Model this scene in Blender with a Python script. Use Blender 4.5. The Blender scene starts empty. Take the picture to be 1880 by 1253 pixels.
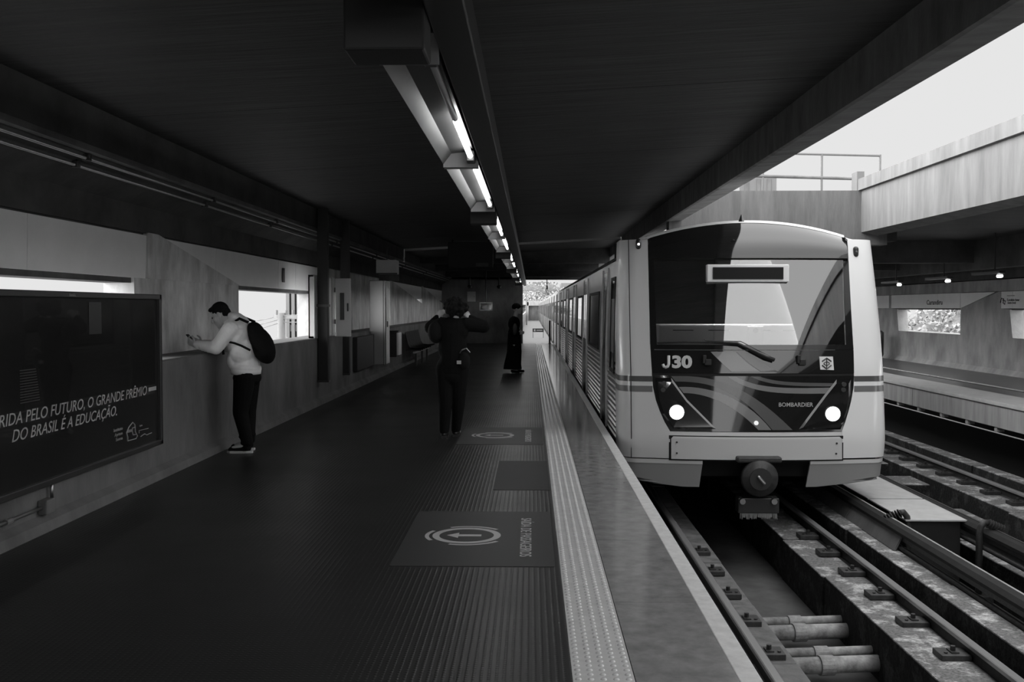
import bpy, bmesh, math, random
from mathutils import Vector, Matrix
random.seed(7)
S = bpy.context.scene
C = S.collection

# ---------------------------------------------------------------- camera, world, exposure
F = 1828.0                       # focal length in pixels of the 1880 px wide frame
cam_d = bpy.data.cameras.new('camera'); cam_d.sensor_width = 36.0; cam_d.lens = F/1880*36.0
cam_d.clip_end = 1000
cam = bpy.data.objects.new('camera', cam_d); C.objects.link(cam)
cam.location = (0, 0, 1.55)
PITCH = math.atan((626.5-565)/F); YAW = math.atan(35/F)
cam.rotation_euler = (math.pi/2-PITCH, 0, YAW)
S.camera = cam
CM = cam.rotation_euler.to_matrix()
CP = Vector(cam.location)

S.view_settings.view_transform = 'Standard'
S.view_settings.look = 'None'
S.view_settings.gamma = 1.0
S.view_settings.exposure = 0.0
S.view_settings.use_curve_mapping = False
S.cycles.use_denoising = True
S.cycles.max_bounces = 8
S.cycles.diffuse_bounces = 4
S.cycles.volume_bounces = 1
S.cycles.sample_clamp_indirect = 6.0

world = bpy.data.worlds.new('overcast_sky'); S.world = world; world.use_nodes = True
wn, wl = world.node_tree.nodes, world.node_tree.links
wn.clear()
tc = wn.new('ShaderNodeTexCoord'); sp = wn.new('ShaderNodeSeparateXYZ'); mr = wn.new('ShaderNodeMapRange')
mr.inputs['From Min'].default_value = 0.0; mr.inputs['From Max'].default_value = 1.0
mr.inputs['To Min'].default_value = 0.79; mr.inputs['To Max'].default_value = 3.2
def wmath(op, a, b):
    n = wn.new('ShaderNodeMath'); n.operation = op
    for i, q in enumerate((a, b)):
        if isinstance(q, (int, float)): n.inputs[i].default_value = q
        else: wl.new(q, n.inputs[i])
    return n.outputs[0]
def wramp(v, lo, hi):
    n = wn.new('ShaderNodeMapRange'); n.interpolation_type = 'SMOOTHSTEP'
    n.inputs['From Min'].default_value = lo; n.inputs['From Max'].default_value = hi; wl.new(v, n.inputs['Value']); return n.outputs[0]
bg = wn.new('ShaderNodeBackground'); wo = wn.new('ShaderNodeOutputWorld')
bg.inputs['Color'].default_value = (1, 1, 1, 1)
wl.new(tc.outputs['Generated'], sp.inputs[0]); 
side = wmath('ADD', wmath('MULTIPLY', wramp(sp.outputs['X'], .52, .75), 1.9), wmath('MULTIPLY', wramp(wmath('MULTIPLY', sp.outputs['X'], -1.0), .49, .68), 3.4))
mr.clamp = False
wl.new(wmath('MAXIMUM', side, wmath('MAXIMUM', wramp(sp.outputs['Z'], .36, .75), wmath('MULTIPLY', wramp(wmath('MULTIPLY', sp.outputs['Y'], -1.0), -.82, .1), .35))), mr.inputs['Value'])   # overcast is brighter overhead; sky behind and beside the view raised as fill
wl.new(mr.outputs[0], bg.inputs['Strength']); wl.new(bg.outputs[0], wo.inputs['Surface'])

# ---------------------------------------------------------------- helpers
def ray(px, py):
    return (CM @ Vector(((px-940)/F, -(py-626.5)/F, -1))).normalized()
def at_y(px, py, Y):
    r = ray(px, py); t = (Y-CP.y)/r.y; return CP+r*t
def at_x(px, py, X):
    r = ray(px, py); t = (X-CP.x)/r.x; return CP+r*t
def at_z(px, py, Z):
    r = ray(px, py); t = (Z-CP.z)/r.z; return CP+r*t

class MB:
    def __init__(s): s.v = []; s.f = []; s.m = []; s.mi = 0
    def add(s, vs, fs, M=None):
        b = len(s.v)
        for v in vs:
            v = Vector(v); s.v.append(M @ v if M else v)
        for f in fs: s.f.append([b+i for i in f]); s.m.append(s.mi)
        return s
    def box(s, x0, x1, y0, y1, z0, z1, M=None):
        if x0 > x1: x0, x1 = x1, x0
        if y0 > y1: y0, y1 = y1, y0
        if z0 > z1: z0, z1 = z1, z0
        v = [(x0,y0,z0),(x1,y0,z0),(x1,y1,z0),(x0,y1,z0),(x0,y0,z1),(x1,y0,z1),(x1,y1,z1),(x0,y1,z1)]
        return s.add(v, [(0,3,2,1),(4,5,6,7),(0,1,5,4),(1,2,6,5),(2,3,7,6),(3,0,4,7)], M)
    def prism(s, pts, a, b, axis='y', M=None):
        n = len(pts); v = []
        for t in (a, b):
            for p in pts:
                v.append({'y': (p[0], t, p[1]), 'x': (t, p[0], p[1]), 'z': (p[0], p[1], t)}[axis])
        f = [tuple(range(n)), tuple(range(2*n-1, n-1, -1))]
        for i in range(n):
            j = (i+1) % n; f.append((i, i+n, j+n, j))
        return s.add(v, f, M)
    def tube(s, pts, r, n=8, caps=True, M=None):
        pts = [Vector(p) for p in pts]; rs = r if isinstance(r, (list, tuple)) else [r]*len(pts)
        v = []; f = []; up = None
        for i, p in enumerate(pts):
            d = (pts[min(i+1, len(pts)-1)]-pts[max(i-1, 0)]).normalized()
            if up is None or abs(up.dot(d)) > .95: up = Vector((0,0,1)) if abs(d.z) < .9 else Vector((1,0,0))
            a = d.cross(up).normalized(); b = a.cross(d).normalized(); up = b
            for k in range(n):
                t = 2*math.pi*k/n; v.append(p+(a*math.cos(t)+b*math.sin(t))*rs[i])
        for i in range(len(pts)-1):
            for k in range(n):
                k2 = (k+1) % n; f.append((i*n+k, i*n+k2, (i+1)*n+k2, (i+1)*n+k))
        if caps:
            f.append(tuple(range(n-1, -1, -1))); f.append(tuple(range((len(pts)-1)*n, len(pts)*n)))
        return s.add(v, f, M)
    def ell(s, c, r, M=None, nu=16, nv=10):
        R = Matrix.Translation(Vector(c)) @ (M.to_4x4() if M else Matrix.Identity(4)) @ Matrix.Diagonal(Vector((r[0], r[1], r[2], 1)))
        v = [(0,0,1)]; f = []
        for i in range(1, nv):
            t = math.pi*i/nv
            for k in range(nu):
                a = 2*math.pi*k/nu; v.append((math.sin(t)*math.cos(a), math.sin(t)*math.sin(a), math.cos(t)))
        v.append((0,0,-1)); L = len(v)-1
        for k in range(nu):
            k2 = (k+1) % nu; f.append((0, 1+k, 1+k2)); f.append((L, L-nu+k2, L-nu+k))
            for i in range(nv-2):
                a = 1+i*nu; f.append((a+k, a+nu+k, a+nu+k2, a+k2))
        return s.add(v, f, R)
    def cap(s, p0, r0, p1, r1, n=14):          # tapered capsule
        p0, p1 = Vector(p0), Vector(p1); d = (p1-p0); L = d.length
        if L < 1e-6: return s.ell(p0, (r0,)*3)
        d /= L; ps = []; rs = []
        for a in (80, 55, 28): t = math.radians(a); ps.append(p0-d*r0*math.sin(t)); rs.append(r0*math.cos(t))
        ps.append(p0); rs.append(r0); ps.append(p1); rs.append(r1)
        for a in (28, 55, 80): t = math.radians(a); ps.append(p1+d*r1*math.sin(t)); rs.append(r1*math.cos(t))
        return s.tube(ps, rs, n)
    def chain(s, pts, n=14):
        for (a, ra), (b, rb) in zip(pts, pts[1:]): s.cap(a, ra, b, rb, n)
        return s
    def grid(s, rows, M=None):
        n = len(rows[0]); v = [p for r in rows for p in r]; f = []
        for i in range(len(rows)-1):
            for k in range(n-1): f.append((i*n+k, i*n+k+1, (i+1)*n+k+1, (i+1)*n+k))
        return s.add(v, f, M)
    def build(s, name, mat, parent=None, origin=None, smooth=False, bevel=0, remesh=0, sm=0, segs=2):
        o3 = Vector(origin) if origin is not None else Vector((0,0,0))
        me = bpy.data.meshes.new(name)
        me.from_pydata([tuple(v-o3) for v in s.v], [], s.f)
        mats = mat if isinstance(mat, (list, tuple)) else [mat]
        for m in mats: me.materials.append(m)
        if len(mats) > 1: me.polygons.foreach_set('material_index', s.m)
        bm = bmesh.new(); bm.from_mesh(me); bmesh.ops.recalc_face_normals(bm, faces=bm.faces); bm.to_mesh(me); bm.free()
        ob = bpy.data.objects.new(name, me); C.objects.link(ob); ob.location = o3
        if parent: ob.parent = parent
        if remesh:
            r = ob.modifiers.new('r', 'REMESH'); r.mode = 'VOXEL'; r.voxel_size = remesh; r.use_smooth_shade = True
            if sm:
                q = ob.modifiers.new('s', 'SMOOTH'); q.factor = .5; q.iterations = sm
            dg = bpy.context.evaluated_depsgraph_get()
            nm = bpy.data.meshes.new_from_object(ob.evaluated_get(dg)); ob.modifiers.clear(); ob.data = nm; nm.name = name
        if bevel:
            b = ob.modifiers.new('b', 'BEVEL'); b.width = bevel; b.segments = segs; b.limit_method = 'ANGLE'
        if smooth:
            for p in ob.data.polygons: p.use_smooth = True
        return ob

def tag(o, label=None, cat=None, group=None, kind=None):
    if label: o['label'] = label
    if cat: o['category'] = cat
    if group: o['group'] = group
    if kind: o['kind'] = kind
    return o
def thing(name, label, cat, loc=(0,0,0), group=None, rz=0):
    o = bpy.data.objects.new(name, None); C.objects.link(o); o.location = loc; o.rotation_euler = (0,0,rz)
    o.empty_display_size = .1
    return tag(o, label, cat, group)
def struct(o): o['kind'] = 'structure'; return o
def copy_tree(o, parent=None):
    c = o.copy(); C.objects.link(c); c.parent = parent
    for ch in [x for x in bpy.data.objects if x.parent == o]: copy_tree(ch, c)
    return c

def text(s, name, size, mat, parent, M, sx=1.0, shear=0.0, extrude=.002, bold=0.0, align='LEFT', fit=None, spacing=1.0):
    cu = bpy.data.curves.new(name, 'FONT'); cu.body = s; cu.size = size/.73; cu.shear = shear; cu.extrude = extrude
    cu.offset = bold; cu.align_x = align; cu.resolution_u = 3; cu.space_character = spacing
    o = bpy.data.objects.new(name, cu); C.objects.link(o)
    dg = bpy.context.evaluated_depsgraph_get(); me = bpy.data.meshes.new_from_object(o.evaluated_get(dg))
    bpy.data.objects.remove(o)
    if fit:
        xs = [v.co.x for v in me.vertices]; sx = fit/(max(xs)-min(xs))
    me.transform(M @ Matrix.Diagonal((sx, 1, 1, 1)))
    me.materials.clear(); me.materials.append(mat)
    ob = bpy.data.objects.new(name, me); C.objects.link(ob); ob.parent = parent
    return ob
def frame(o, xdir, ydir):
    x = Vector(xdir).normalized(); y = Vector(ydir).normalized(); z = x.cross(y)
    m = Matrix((x, y, z)).transposed().to_4x4(); return Matrix.Translation(Vector(o)) @ m

# ---------------------------------------------------------------- materials
def mat(name, v=.5, rough=.6, spec=.5, metal=0, coat=0, noise=0, scale=3, stretch=(1,1,1), bump=0, bscale=40, emit=None, ior=None, sharp=False):
    m = bpy.data.materials.new(name); m.use_nodes = True
    N, L = m.node_tree.nodes, m.node_tree.links; b = N['Principled BSDF']
    b.inputs['Base Color'].default_value = (v, v, v, 1); b.inputs['Roughness'].default_value = rough
    b.inputs['Specular IOR Level'].default_value = spec; b.inputs['Metallic'].default_value = metal
    b.inputs['Coat Weight'].default_value = coat; b.inputs['Coat Roughness'].default_value = .03
    if ior: b.inputs['IOR'].default_value = ior
    if emit is not None:
        b.inputs['Emission Color'].default_value = (1,1,1,1); b.inputs['Emission Strength'].default_value = emit
    if noise or bump:
        t = N.new('ShaderNodeTexCoord'); mp = N.new('ShaderNodeMapping'); mp.inputs['Scale'].default_value = stretch
        L.new(t.outputs['Object'], mp.inputs['Vector'])
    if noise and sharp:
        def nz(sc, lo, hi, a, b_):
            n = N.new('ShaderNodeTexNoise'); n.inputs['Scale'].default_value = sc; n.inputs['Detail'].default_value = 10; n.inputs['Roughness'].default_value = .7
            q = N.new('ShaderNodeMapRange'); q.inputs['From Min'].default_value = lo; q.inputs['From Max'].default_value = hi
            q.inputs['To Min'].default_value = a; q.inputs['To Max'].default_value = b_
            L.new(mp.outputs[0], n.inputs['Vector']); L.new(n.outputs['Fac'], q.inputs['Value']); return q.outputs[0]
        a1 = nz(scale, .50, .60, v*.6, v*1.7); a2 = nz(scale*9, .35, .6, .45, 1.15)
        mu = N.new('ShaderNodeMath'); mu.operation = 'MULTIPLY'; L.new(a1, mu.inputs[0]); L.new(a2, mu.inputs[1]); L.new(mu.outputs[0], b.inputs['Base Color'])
        # shade painted in: upright faces darkened by their normal, tops left pale
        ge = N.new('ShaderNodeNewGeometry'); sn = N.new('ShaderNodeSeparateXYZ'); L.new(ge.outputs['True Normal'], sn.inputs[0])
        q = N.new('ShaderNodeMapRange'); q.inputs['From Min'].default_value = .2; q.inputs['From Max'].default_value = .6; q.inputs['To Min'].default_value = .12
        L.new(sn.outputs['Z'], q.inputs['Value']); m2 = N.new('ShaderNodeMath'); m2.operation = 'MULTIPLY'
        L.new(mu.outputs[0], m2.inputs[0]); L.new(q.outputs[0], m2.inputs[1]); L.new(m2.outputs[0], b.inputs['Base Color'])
    elif noise:
        n1 = N.new('ShaderNodeTexNoise'); n1.inputs['Scale'].default_value = scale; n1.inputs['Detail'].default_value = 8
        n1.inputs['Roughness'].default_value = .62
        r = N.new('ShaderNodeMapRange'); r.inputs['From Min'].default_value = .3; r.inputs['From Max'].default_value = .7
        r.inputs['To Min'].default_value = v*(1-noise); r.inputs['To Max'].default_value = v*(1+noise)
        L.new(mp.outputs[0], n1.inputs['Vector']); L.new(n1.outputs['Fac'], r.inputs['Value']); L.new(r.outputs[0], b.inputs['Base Color'])
    if bump:
        n2 = N.new('ShaderNodeTexNoise'); n2.inputs['Scale'].default_value = bscale; n2.inputs['Detail'].default_value = 5
        bp = N.new('ShaderNodeBump'); bp.inputs['Strength'].default_value = bump; bp.inputs['Distance'].default_value = .01
        L.new(mp.outputs[0], n2.inputs['Vector']); L.new(n2.outputs['Fac'], bp.inputs['Height']); L.new(bp.outputs[0], b.inputs['Normal'])
    return m

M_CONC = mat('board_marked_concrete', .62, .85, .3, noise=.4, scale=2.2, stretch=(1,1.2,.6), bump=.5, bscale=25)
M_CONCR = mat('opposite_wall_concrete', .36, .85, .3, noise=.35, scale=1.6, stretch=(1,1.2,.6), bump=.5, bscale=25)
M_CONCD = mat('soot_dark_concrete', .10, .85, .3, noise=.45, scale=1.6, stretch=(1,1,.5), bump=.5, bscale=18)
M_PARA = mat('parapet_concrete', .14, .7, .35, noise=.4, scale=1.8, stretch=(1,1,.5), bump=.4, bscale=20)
M_CONCL = mat('pale_concrete', .33, .85, .3, noise=.25, scale=2.0, stretch=(3,3,.35), bump=.3, bscale=22)
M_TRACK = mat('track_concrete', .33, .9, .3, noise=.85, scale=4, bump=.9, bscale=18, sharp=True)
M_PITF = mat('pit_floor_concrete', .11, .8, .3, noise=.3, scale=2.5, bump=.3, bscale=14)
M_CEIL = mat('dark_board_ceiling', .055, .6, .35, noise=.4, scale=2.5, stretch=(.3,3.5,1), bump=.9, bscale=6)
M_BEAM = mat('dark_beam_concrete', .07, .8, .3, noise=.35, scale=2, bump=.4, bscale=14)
M_GRAN = mat('platform_edge_granite', .25, .11, .5, noise=.25, scale=9, bump=.015, bscale=60)
M_WEDGE = mat('white_edge_paint', .62, .6, .4, noise=.14, scale=14, bump=.1, bscale=120)
M_TACT = mat('tactile_tile', .6, .2, .5, noise=.08, scale=9)
M_PANEL = mat('pale_sign_panel', .85, .5, .4, noise=.04, scale=3)
M_PANEL2 = mat('warm_sign_panel', .85, .5, .4, noise=.04, scale=3)
M_BLACK = mat('black_paint', .022, .5, .4)
M_UNDER = mat('underframe_black', .004, .9, .1)  # one even near-black for the underframe
M_BLKM = mat('black_metal', .03, .35, .5)
M_IRON = mat('dark_iron', .035, .5, .5, noise=.4, scale=20, bump=.3, bscale=60)
M_RAIL = mat('rail_steel', .26, .22, 1.0)
M_RAILS = mat('rail_side_rust', .022, .6, .4, noise=.4, scale=18)
M_STEEL = mat('galvanised_steel', .45, .35, .6, metal=1, noise=.12, scale=14)
M_STAIN = mat('stainless_side', .38, .30, .6, metal=1, noise=.12, scale=1.5, stretch=(1,.4,6), bump=.25, bscale=2.5)
M_PIPE = mat('concrete_dusted_pipe', .30, .7, .4, noise=.5, scale=9, bump=.5, bscale=30)
M_TWHITE = mat('train_grey_paint', .62, .35, .5, coat=.25)
M_TLIGHT = mat('train_paint_lit', .78, .33, .5, coat=.3)  # same train paint, made paler to carry the light on the right corner
M_TSKIRT = mat('train_skirt_paint', .26, .4, .5, coat=.2)
M_TBAND1 = mat('train_dark_stripe', .07, .35, .5, coat=.3)
M_TBAND2 = mat('train_mid_stripe', .15, .35, .5, coat=.3)
M_MASK = mat('gloss_black_mask', .012, .06, .7, coat=1.0, ior=1.5)
M_SWO1 = mat('mask_swoosh_pale', .20, .2, .5, coat=1.0)
M_SWO2 = mat('mask_swoosh_mid', .10, .2, .5, coat=1.0)
M_RUBS = mat('rubber_seal', .01, .6, .3)
M_SIGNW = mat('white_lettering', .72, .5, .4)
M_SIGNG = mat('grey_lettering', .42, .5, .4)
M_INT = mat('cab_interior', .02, .8, .2)
M_CONS = mat('cab_console_white', .85, .5, .4)
M_LAMP = mat('lamp_tube_glow', .9, .4, .3, emit=16)
M_DEADT = mat('unlit_tube', .35, .3, .5)
M_HEAD = mat('headlight_glow', .9, .2, .5, emit=6)
M_REFL = mat('lamp_reflector', .075, .5, .5, noise=.1, scale=6)
M_ENDP = mat('lamp_end_plate', .3, .5, .4)
M_GLASSD = mat('dark_window_glass', .01, .04, .9, coat=1)
M_POSTER = mat('dark_poster', .013, .18, .6, coat=.6)
M_SKIN = mat('skin', .55, .5, .4)
M_HAIR = mat('black_hair', .012, .85, .1, noise=.3, scale=60, bump=.6, bscale=60)
M_HOOD = mat('pale_hoodie', .85, .85, .2, noise=.1, scale=5, bump=.5, bscale=14)
M_CLOTH = mat('black_cloth', .010, .9, .06, bump=.3, bscale=60)
M_CLOTH2 = mat('charcoal_cloth', .014, .85, .1, bump=.3, bscale=60)
M_SOLE = mat('pale_sole', .5, .6, .3)
M_LEAF = mat('grey_foliage', .25, .7, .3, noise=.6, scale=3)
M_LEAFD = mat('dense_foliage', .13, .8, .2, noise=.4, scale=3)
M_BARK = mat('bark', .1, .9, .2)
M_BUILD = mat('pale_building', .17, .8, .3, noise=.1, scale=.5)
M_GROUND = mat('street_ground', .3, .9, .2, noise=.3, scale=.2)
M_SLAB = mat('slab_paving', .16, .45, .5, noise=.15, scale=4)

def mat_stud():
    m = mat('studded_rubber_floor', .021, .36, .32); N, L = m.node_tree.nodes, m.node_tree.links; b = N['Principled BSDF']
    t = N.new('ShaderNodeTexCoord'); s = N.new('ShaderNodeSeparateXYZ'); L.new(t.outputs['Object'], s.inputs[0])
    def mm(op, a, bb=None):
        n = N.new('ShaderNodeMath'); n.operation = op
        for i, q in enumerate((a, bb)):
            if q is None: continue
            if isinstance(q, (int, float)): n.inputs[i].default_value = q
            else: L.new(q, n.inputs[i])
        return n.outputs[0]
    sx = mm('ABSOLUTE', mm('SINE', mm('MULTIPLY', s.outputs['X'], math.pi/.032)))
    sy = mm('ABSOLUTE', mm('SINE', mm('MULTIPLY', s.outputs['Y'], math.pi/.026)))
    h = mm('MINIMUM', mm('POWER', sx, 7.0), .8)
    h2 = mm('MULTIPLY', h, mm('ADD', mm('MULTIPLY', mm('POWER', sy, 2.0), .75), .25))
    bp = N.new('ShaderNodeBump'); bp.inputs['Strength'].default_value = .35; bp.inputs['Distance'].default_value = .004
    L.new(h2, bp.inputs['Height']); L.new(bp.outputs[0], b.inputs['Normal'])
    n = N.new('ShaderNodeTexNoise'); n.inputs['Scale'].default_value = 1.2; n.inputs['Detail'].default_value = 6
    L.new(t.outputs['Object'], n.inputs['Vector'])
    r = N.new('ShaderNodeMapRange'); r.inputs['To Min'].default_value = .30; r.inputs['To Max'].default_value = .42
    L.new(n.outputs['Fac'], r.inputs['Value']); L.new(r.outputs[0], b.inputs['Roughness'])
    return m
M_STUD = mat_stud()
def mat_screen():
    m = bpy.data.materials.new('windscreen_glass'); m.use_nodes = True; N, L = m.node_tree.nodes, m.node_tree.links
    N.clear(); o = N.new('ShaderNodeOutputMaterial'); mx = N.new('ShaderNodeMixShader')
    tr = N.new('ShaderNodeBsdfTransparent'); tr.inputs[0].default_value = (.8,.8,.8,1)
    g = N.new('ShaderNodeBsdfGlossy'); g.inputs['Roughness'].default_value = .01; g.inputs[0].default_value = (1,1,1,1)
    fr = N.new('ShaderNodeFresnel'); fr.inputs[0].default_value = 2.6
    L.new(fr.outputs[0], mx.inputs[0]); L.new(tr.outputs[0], mx.inputs[1]); L.new(g.outputs[0], mx.inputs[2]); L.new(mx.outputs[0], o.inputs[0])
    return m
M_SCREEN = mat_screen()

# ================================================================ PLATFORM AND HALL
PE = .964                      # platform edge
YE = 43.0                      # far end of the covered platform
WL = -3.4                      # face of the parapet
struct(MB().box(WL-.5, .173, -20, YE, -.35, 0).build('floor', M_STUD))
struct(MB().box(.173, .434, -20, YE, -.35, -.004).build('tactile_bed', M_GRAN))
ed = MB()
y = -20.0
while y < YE:
    ed.box(.437, .866, y+.002, min(y+1.4, YE)-.002, -.35, 0); y += 1.4
struct(ed.build('platform_edge_paving', M_GRAN))
struct(MB().box(.866, PE, -20, YE, -.12, .002).build('platform_edge_stripe', M_WEDGE, bevel=.006))
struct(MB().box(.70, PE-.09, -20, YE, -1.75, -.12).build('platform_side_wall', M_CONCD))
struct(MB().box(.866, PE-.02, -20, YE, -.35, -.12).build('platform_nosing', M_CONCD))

# tactile tiles with domes
tb = MB(); tb.box(.175, .432, -20, YE, -.01, .004)
tb2 = MB()
seg = 8
ring = [(math.cos(2*math.pi*k/seg), math.sin(2*math.pi*k/seg)) for k in range(seg)]
y = 3.2; row = 0
while y < YE:
    for i in range(5):
        cx = .1975+i*.0527
        r1, r2 = .0145, .008
        v = [(cx+a*r1, y+b*r1, .004) for a, b in ring]+[(cx+a*r2*1.3, y+b*r2*1.3, .0085) for a, b in ring]+[(cx, y, .0098)]
        f = [(k, (k+1) % seg, seg+(k+1) % seg, seg+k) for k in range(seg)]+[(seg+k, seg+(k+1) % seg, 2*seg) for k in range(seg)]
        tb2.add(v, f)
    y += .0527; row += 1
tt = tag(tb.build('tactile_paving', M_TACT), 'pale strip of domed tactile paving along the platform edge', 'tactile paving')
d = tb2.build('dome', M_TACT, tt, smooth=True); d['kind'] = 'stuff'

# floor decals
def decal(y0, label):
    t = thing('floor_decal', label, 'floor sign', (-.355, y0, 0), 'exit decals stuck on the rubber floor')
    dm = mat('decal_grey', .032, .5, .4) if 'decal_grey' not in bpy.data.materials else bpy.data.materials['decal_grey']
    MB().box(-.495, .495, -.8, .8, 0, .003).build('backing', dm, t)
    cx = -.081
    def arc(mb, r0, r1, a0, a1, z=.0045):
        n = max(4, int((a1-a0)/6)); rows = []
        A = [math.radians(a0+(a1-a0)*i/n) for i in range(n+1)]
        rows = [[(cx+math.cos(a)*r0, math.sin(a)*r0, z) for a in A], [(cx+math.cos(a)*r1, math.sin(a)*r1, z) for a in A]]
        mb.grid(rows)
    b = MB(); arc(b, .185, .232, 0, 360)
    for a0, a1 in ((150, 212), (42, 118), (-112, -38)): arc(b, .255, .283, a0, a1)
    b.build('ring_symbol', M_SIGNG, t)
    MB().prism([(cx-.135, 0), (cx-.055, -.075), (cx-.055, -.025), (cx+.10, -.025), (cx+.10, .025), (cx-.055, .025), (cx-.055, .075)], .003, .005, 'z').build('arrow', M_SIGNG, t)
    text('SAÍDA DE PASSAGEIROS', 'lettering', .078, M_SIGNG, t, frame((.285, .56, .0035), (0,-1,0), (1,0,0)), fit=1.12, extrude=.0008)
    return t
decal(6.70, 'grey floor sticker with circled arrow and exit lettering, nearest the camera')
decal(12.0, 'grey floor sticker with circled arrow near the feet of the curly haired person')

# rough darker repair mats in the studded floor
tag(MB().box(-.32, .16, 8.4, 10.0, 0, .0025).build('rubber_patch', mat('patch_rubber', .02, .55, .4)), 'dark square rubber patch between the two floor stickers beside the tactile strip', 'floor patch')

# ---- left wall
def H(Z): return 1.55+Z
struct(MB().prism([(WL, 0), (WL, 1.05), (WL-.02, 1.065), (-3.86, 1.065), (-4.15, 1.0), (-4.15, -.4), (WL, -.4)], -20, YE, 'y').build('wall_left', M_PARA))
struct(MB().prism([(WL, 0), (WL+.07, 0), (WL+.055, .07), (WL, .11)], -20, YE, 'y').build('baseboard_left', M_PARA))
XP = -3.85
def pier(poly, name='wall_left_pier'):
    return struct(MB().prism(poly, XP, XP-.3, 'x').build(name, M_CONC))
for k in (-3, -2, -1, 0):
    o = 8.3*k
    pier([(9.6+o,1.0),(9.6+o,1.84),(9.92+o,1.84),(9.92+o,2.3),(10.2+o,2.3),(13.05+o,1.84),(13.05+o,1.0)])
pier([(17.6,1.0),(17.6,1.84),(18.2,1.84),(18.2,2.3),(26.9,2.3),(26.9,1.0)])
pier([(27.0,1.0),(27.0,2.3),(27.15,2.3),(34.9,1.70),(34.9,1.0)])
pier([(34.95,1.0),(34.95,2.3),(35.5,2.3),(43.2,1.72),(43.2,1.0)])
struct(MB().box(XP-.03, XP-.3, -32, 18.2, 1.79, 2.3).build('trim_1', M_CONCD))
struct(MB().box(XP-.03, XP-.3, 27, YE+.5, 1.84, 2.3).build('trim_2', M_CONCD))
def sign_panels(y0, y1, cuts, label, end_joints=True):
    t = thing('wall_panel_band', label, 'wall panel', (XP, (y0+y1)/2, 1.84), 'pale panel bands above the left window openings')
    ys = [y0]+list(cuts)+[y1]; ym = (y0+y1)/2
    for a, b in zip(ys, ys[1:]):
        MB().prism([(.012, .43), (.0, .0), (-.03, 0), (-.03, .43)], a-ym+.004, b-ym-.004, 'y').build('panel', M_PANEL, t, bevel=.004)
    return t
sign_panels(1.7, 9.9, [4.2, 6.25, 7.55], 'pale blank panel band on the left wall above the lit poster')
pb = sign_panels(10.25, 18.25, [12.1, 15.1, 16.2], 'pale panel band above the window beside the leaning man')
MB().box(.012, .02, 1.05, 1.2, .1, .32).build('slot', M_BLKM, pb, bevel=.004)
sign_panels(27.2, 34.9, [29, 31, 33], 'pale panel wedge on the far left wall above the bench')
sign_panels(35.6, 42.8, [38, 40], 'farthest small pale panel wedge on the left wall')
# pier faces in front of the panels (the slanted edge)
for k in (-1, 0):
    o = 8.3*k
    struct(MB().prism([(9.95+o,1.84),(9.95+o,2.3),(10.2+o,2.3),(13.05+o,1.84)], XP+.02, XP-.02, 'x').build('wall_left_pier', M_CONC))
for (a, b, zz) in ((27.0, 34.9, 1.70), (34.95, 43.2, 1.72)):
    struct(MB().prism([(a,1.06),(a,2.3),(a+.15,2.3),(b,zz),(b,1.06)], XP+.02, XP-.02, 'x').build('wall_left_pier', M_CONC))
# fascia + soffit + left beam
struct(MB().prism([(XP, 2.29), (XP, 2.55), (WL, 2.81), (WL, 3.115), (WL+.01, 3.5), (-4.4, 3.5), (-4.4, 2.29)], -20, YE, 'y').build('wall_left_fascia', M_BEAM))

# ---- ceiling (rises slightly towards the track)
def zc(x): return 1.55+1.75+.055*x
ce = MB()
cuts = [-20, -14, -7, 0, 8.2, 11.6, 14.9, 19.0, 23.0, 26.6]
for a, b in zip(cuts, cuts[1:]):
    ce.prism([(WL-.02, zc(WL)), (2.42, zc(2.4)), (2.42, zc(2.4)+.35), (WL-.02, zc(WL)+.35)], a+.012, b-.0, 'y')
    ce.prism([(WL-.02, zc(WL)+.02), (2.42, zc(2.4)+.02), (2.42, zc(2.4)+.35), (WL-.02, zc(WL)+.35)], a-.01, a+.013, 'y')
for a, b in ((26.78, 33), (33, 38), (38, YE+1)):
    ce.prism([(WL-.02, zc(WL)-.05), (2.42, zc(2.4)-.05), (2.42, zc(2.4)+.35), (WL-.02, zc(WL)+.35)], a, b-.012, 'y')
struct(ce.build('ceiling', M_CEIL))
struct(MB().prism([(2.40, zc(2.4)-.1), (2.40, 3.09), (2.43, 3.08), (2.68, 3.10), (2.68, 4.0), (2.40, 4.0)], -20, YE+1, 'y').build('roof_edge_beam', mat('roof_edge_concrete', .26, .8, .3, noise=.3, scale=2, stretch=(1,3,1), bump=.4, bscale=20)))
struct(MB().box(WL-.3, 2.5, YE, YE+.8, 2.76, 3.5).build('end_beam', M_BEAM))
# extra dark cross ribs deep in the roof
for yy, dz in ((30.5, .16), (35.5, .2), (39.5, .3)):
    struct(MB().box(WL, 2.4, yy, yy+.35, zc(-3.4)-dz-.05, 3.4).build('ceiling_rib', M_BEAM))

# ---- back wall
struct(MB().box(-4.4, -.36, YE, YE+.4, 0, 3.2).build('wall_back', M_CONCR))
struct(MB().box(-4.4, -4.1, YE-8, YE+.4, 0, 3.2).build('wall_left_return', M_CONCD))

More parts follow.
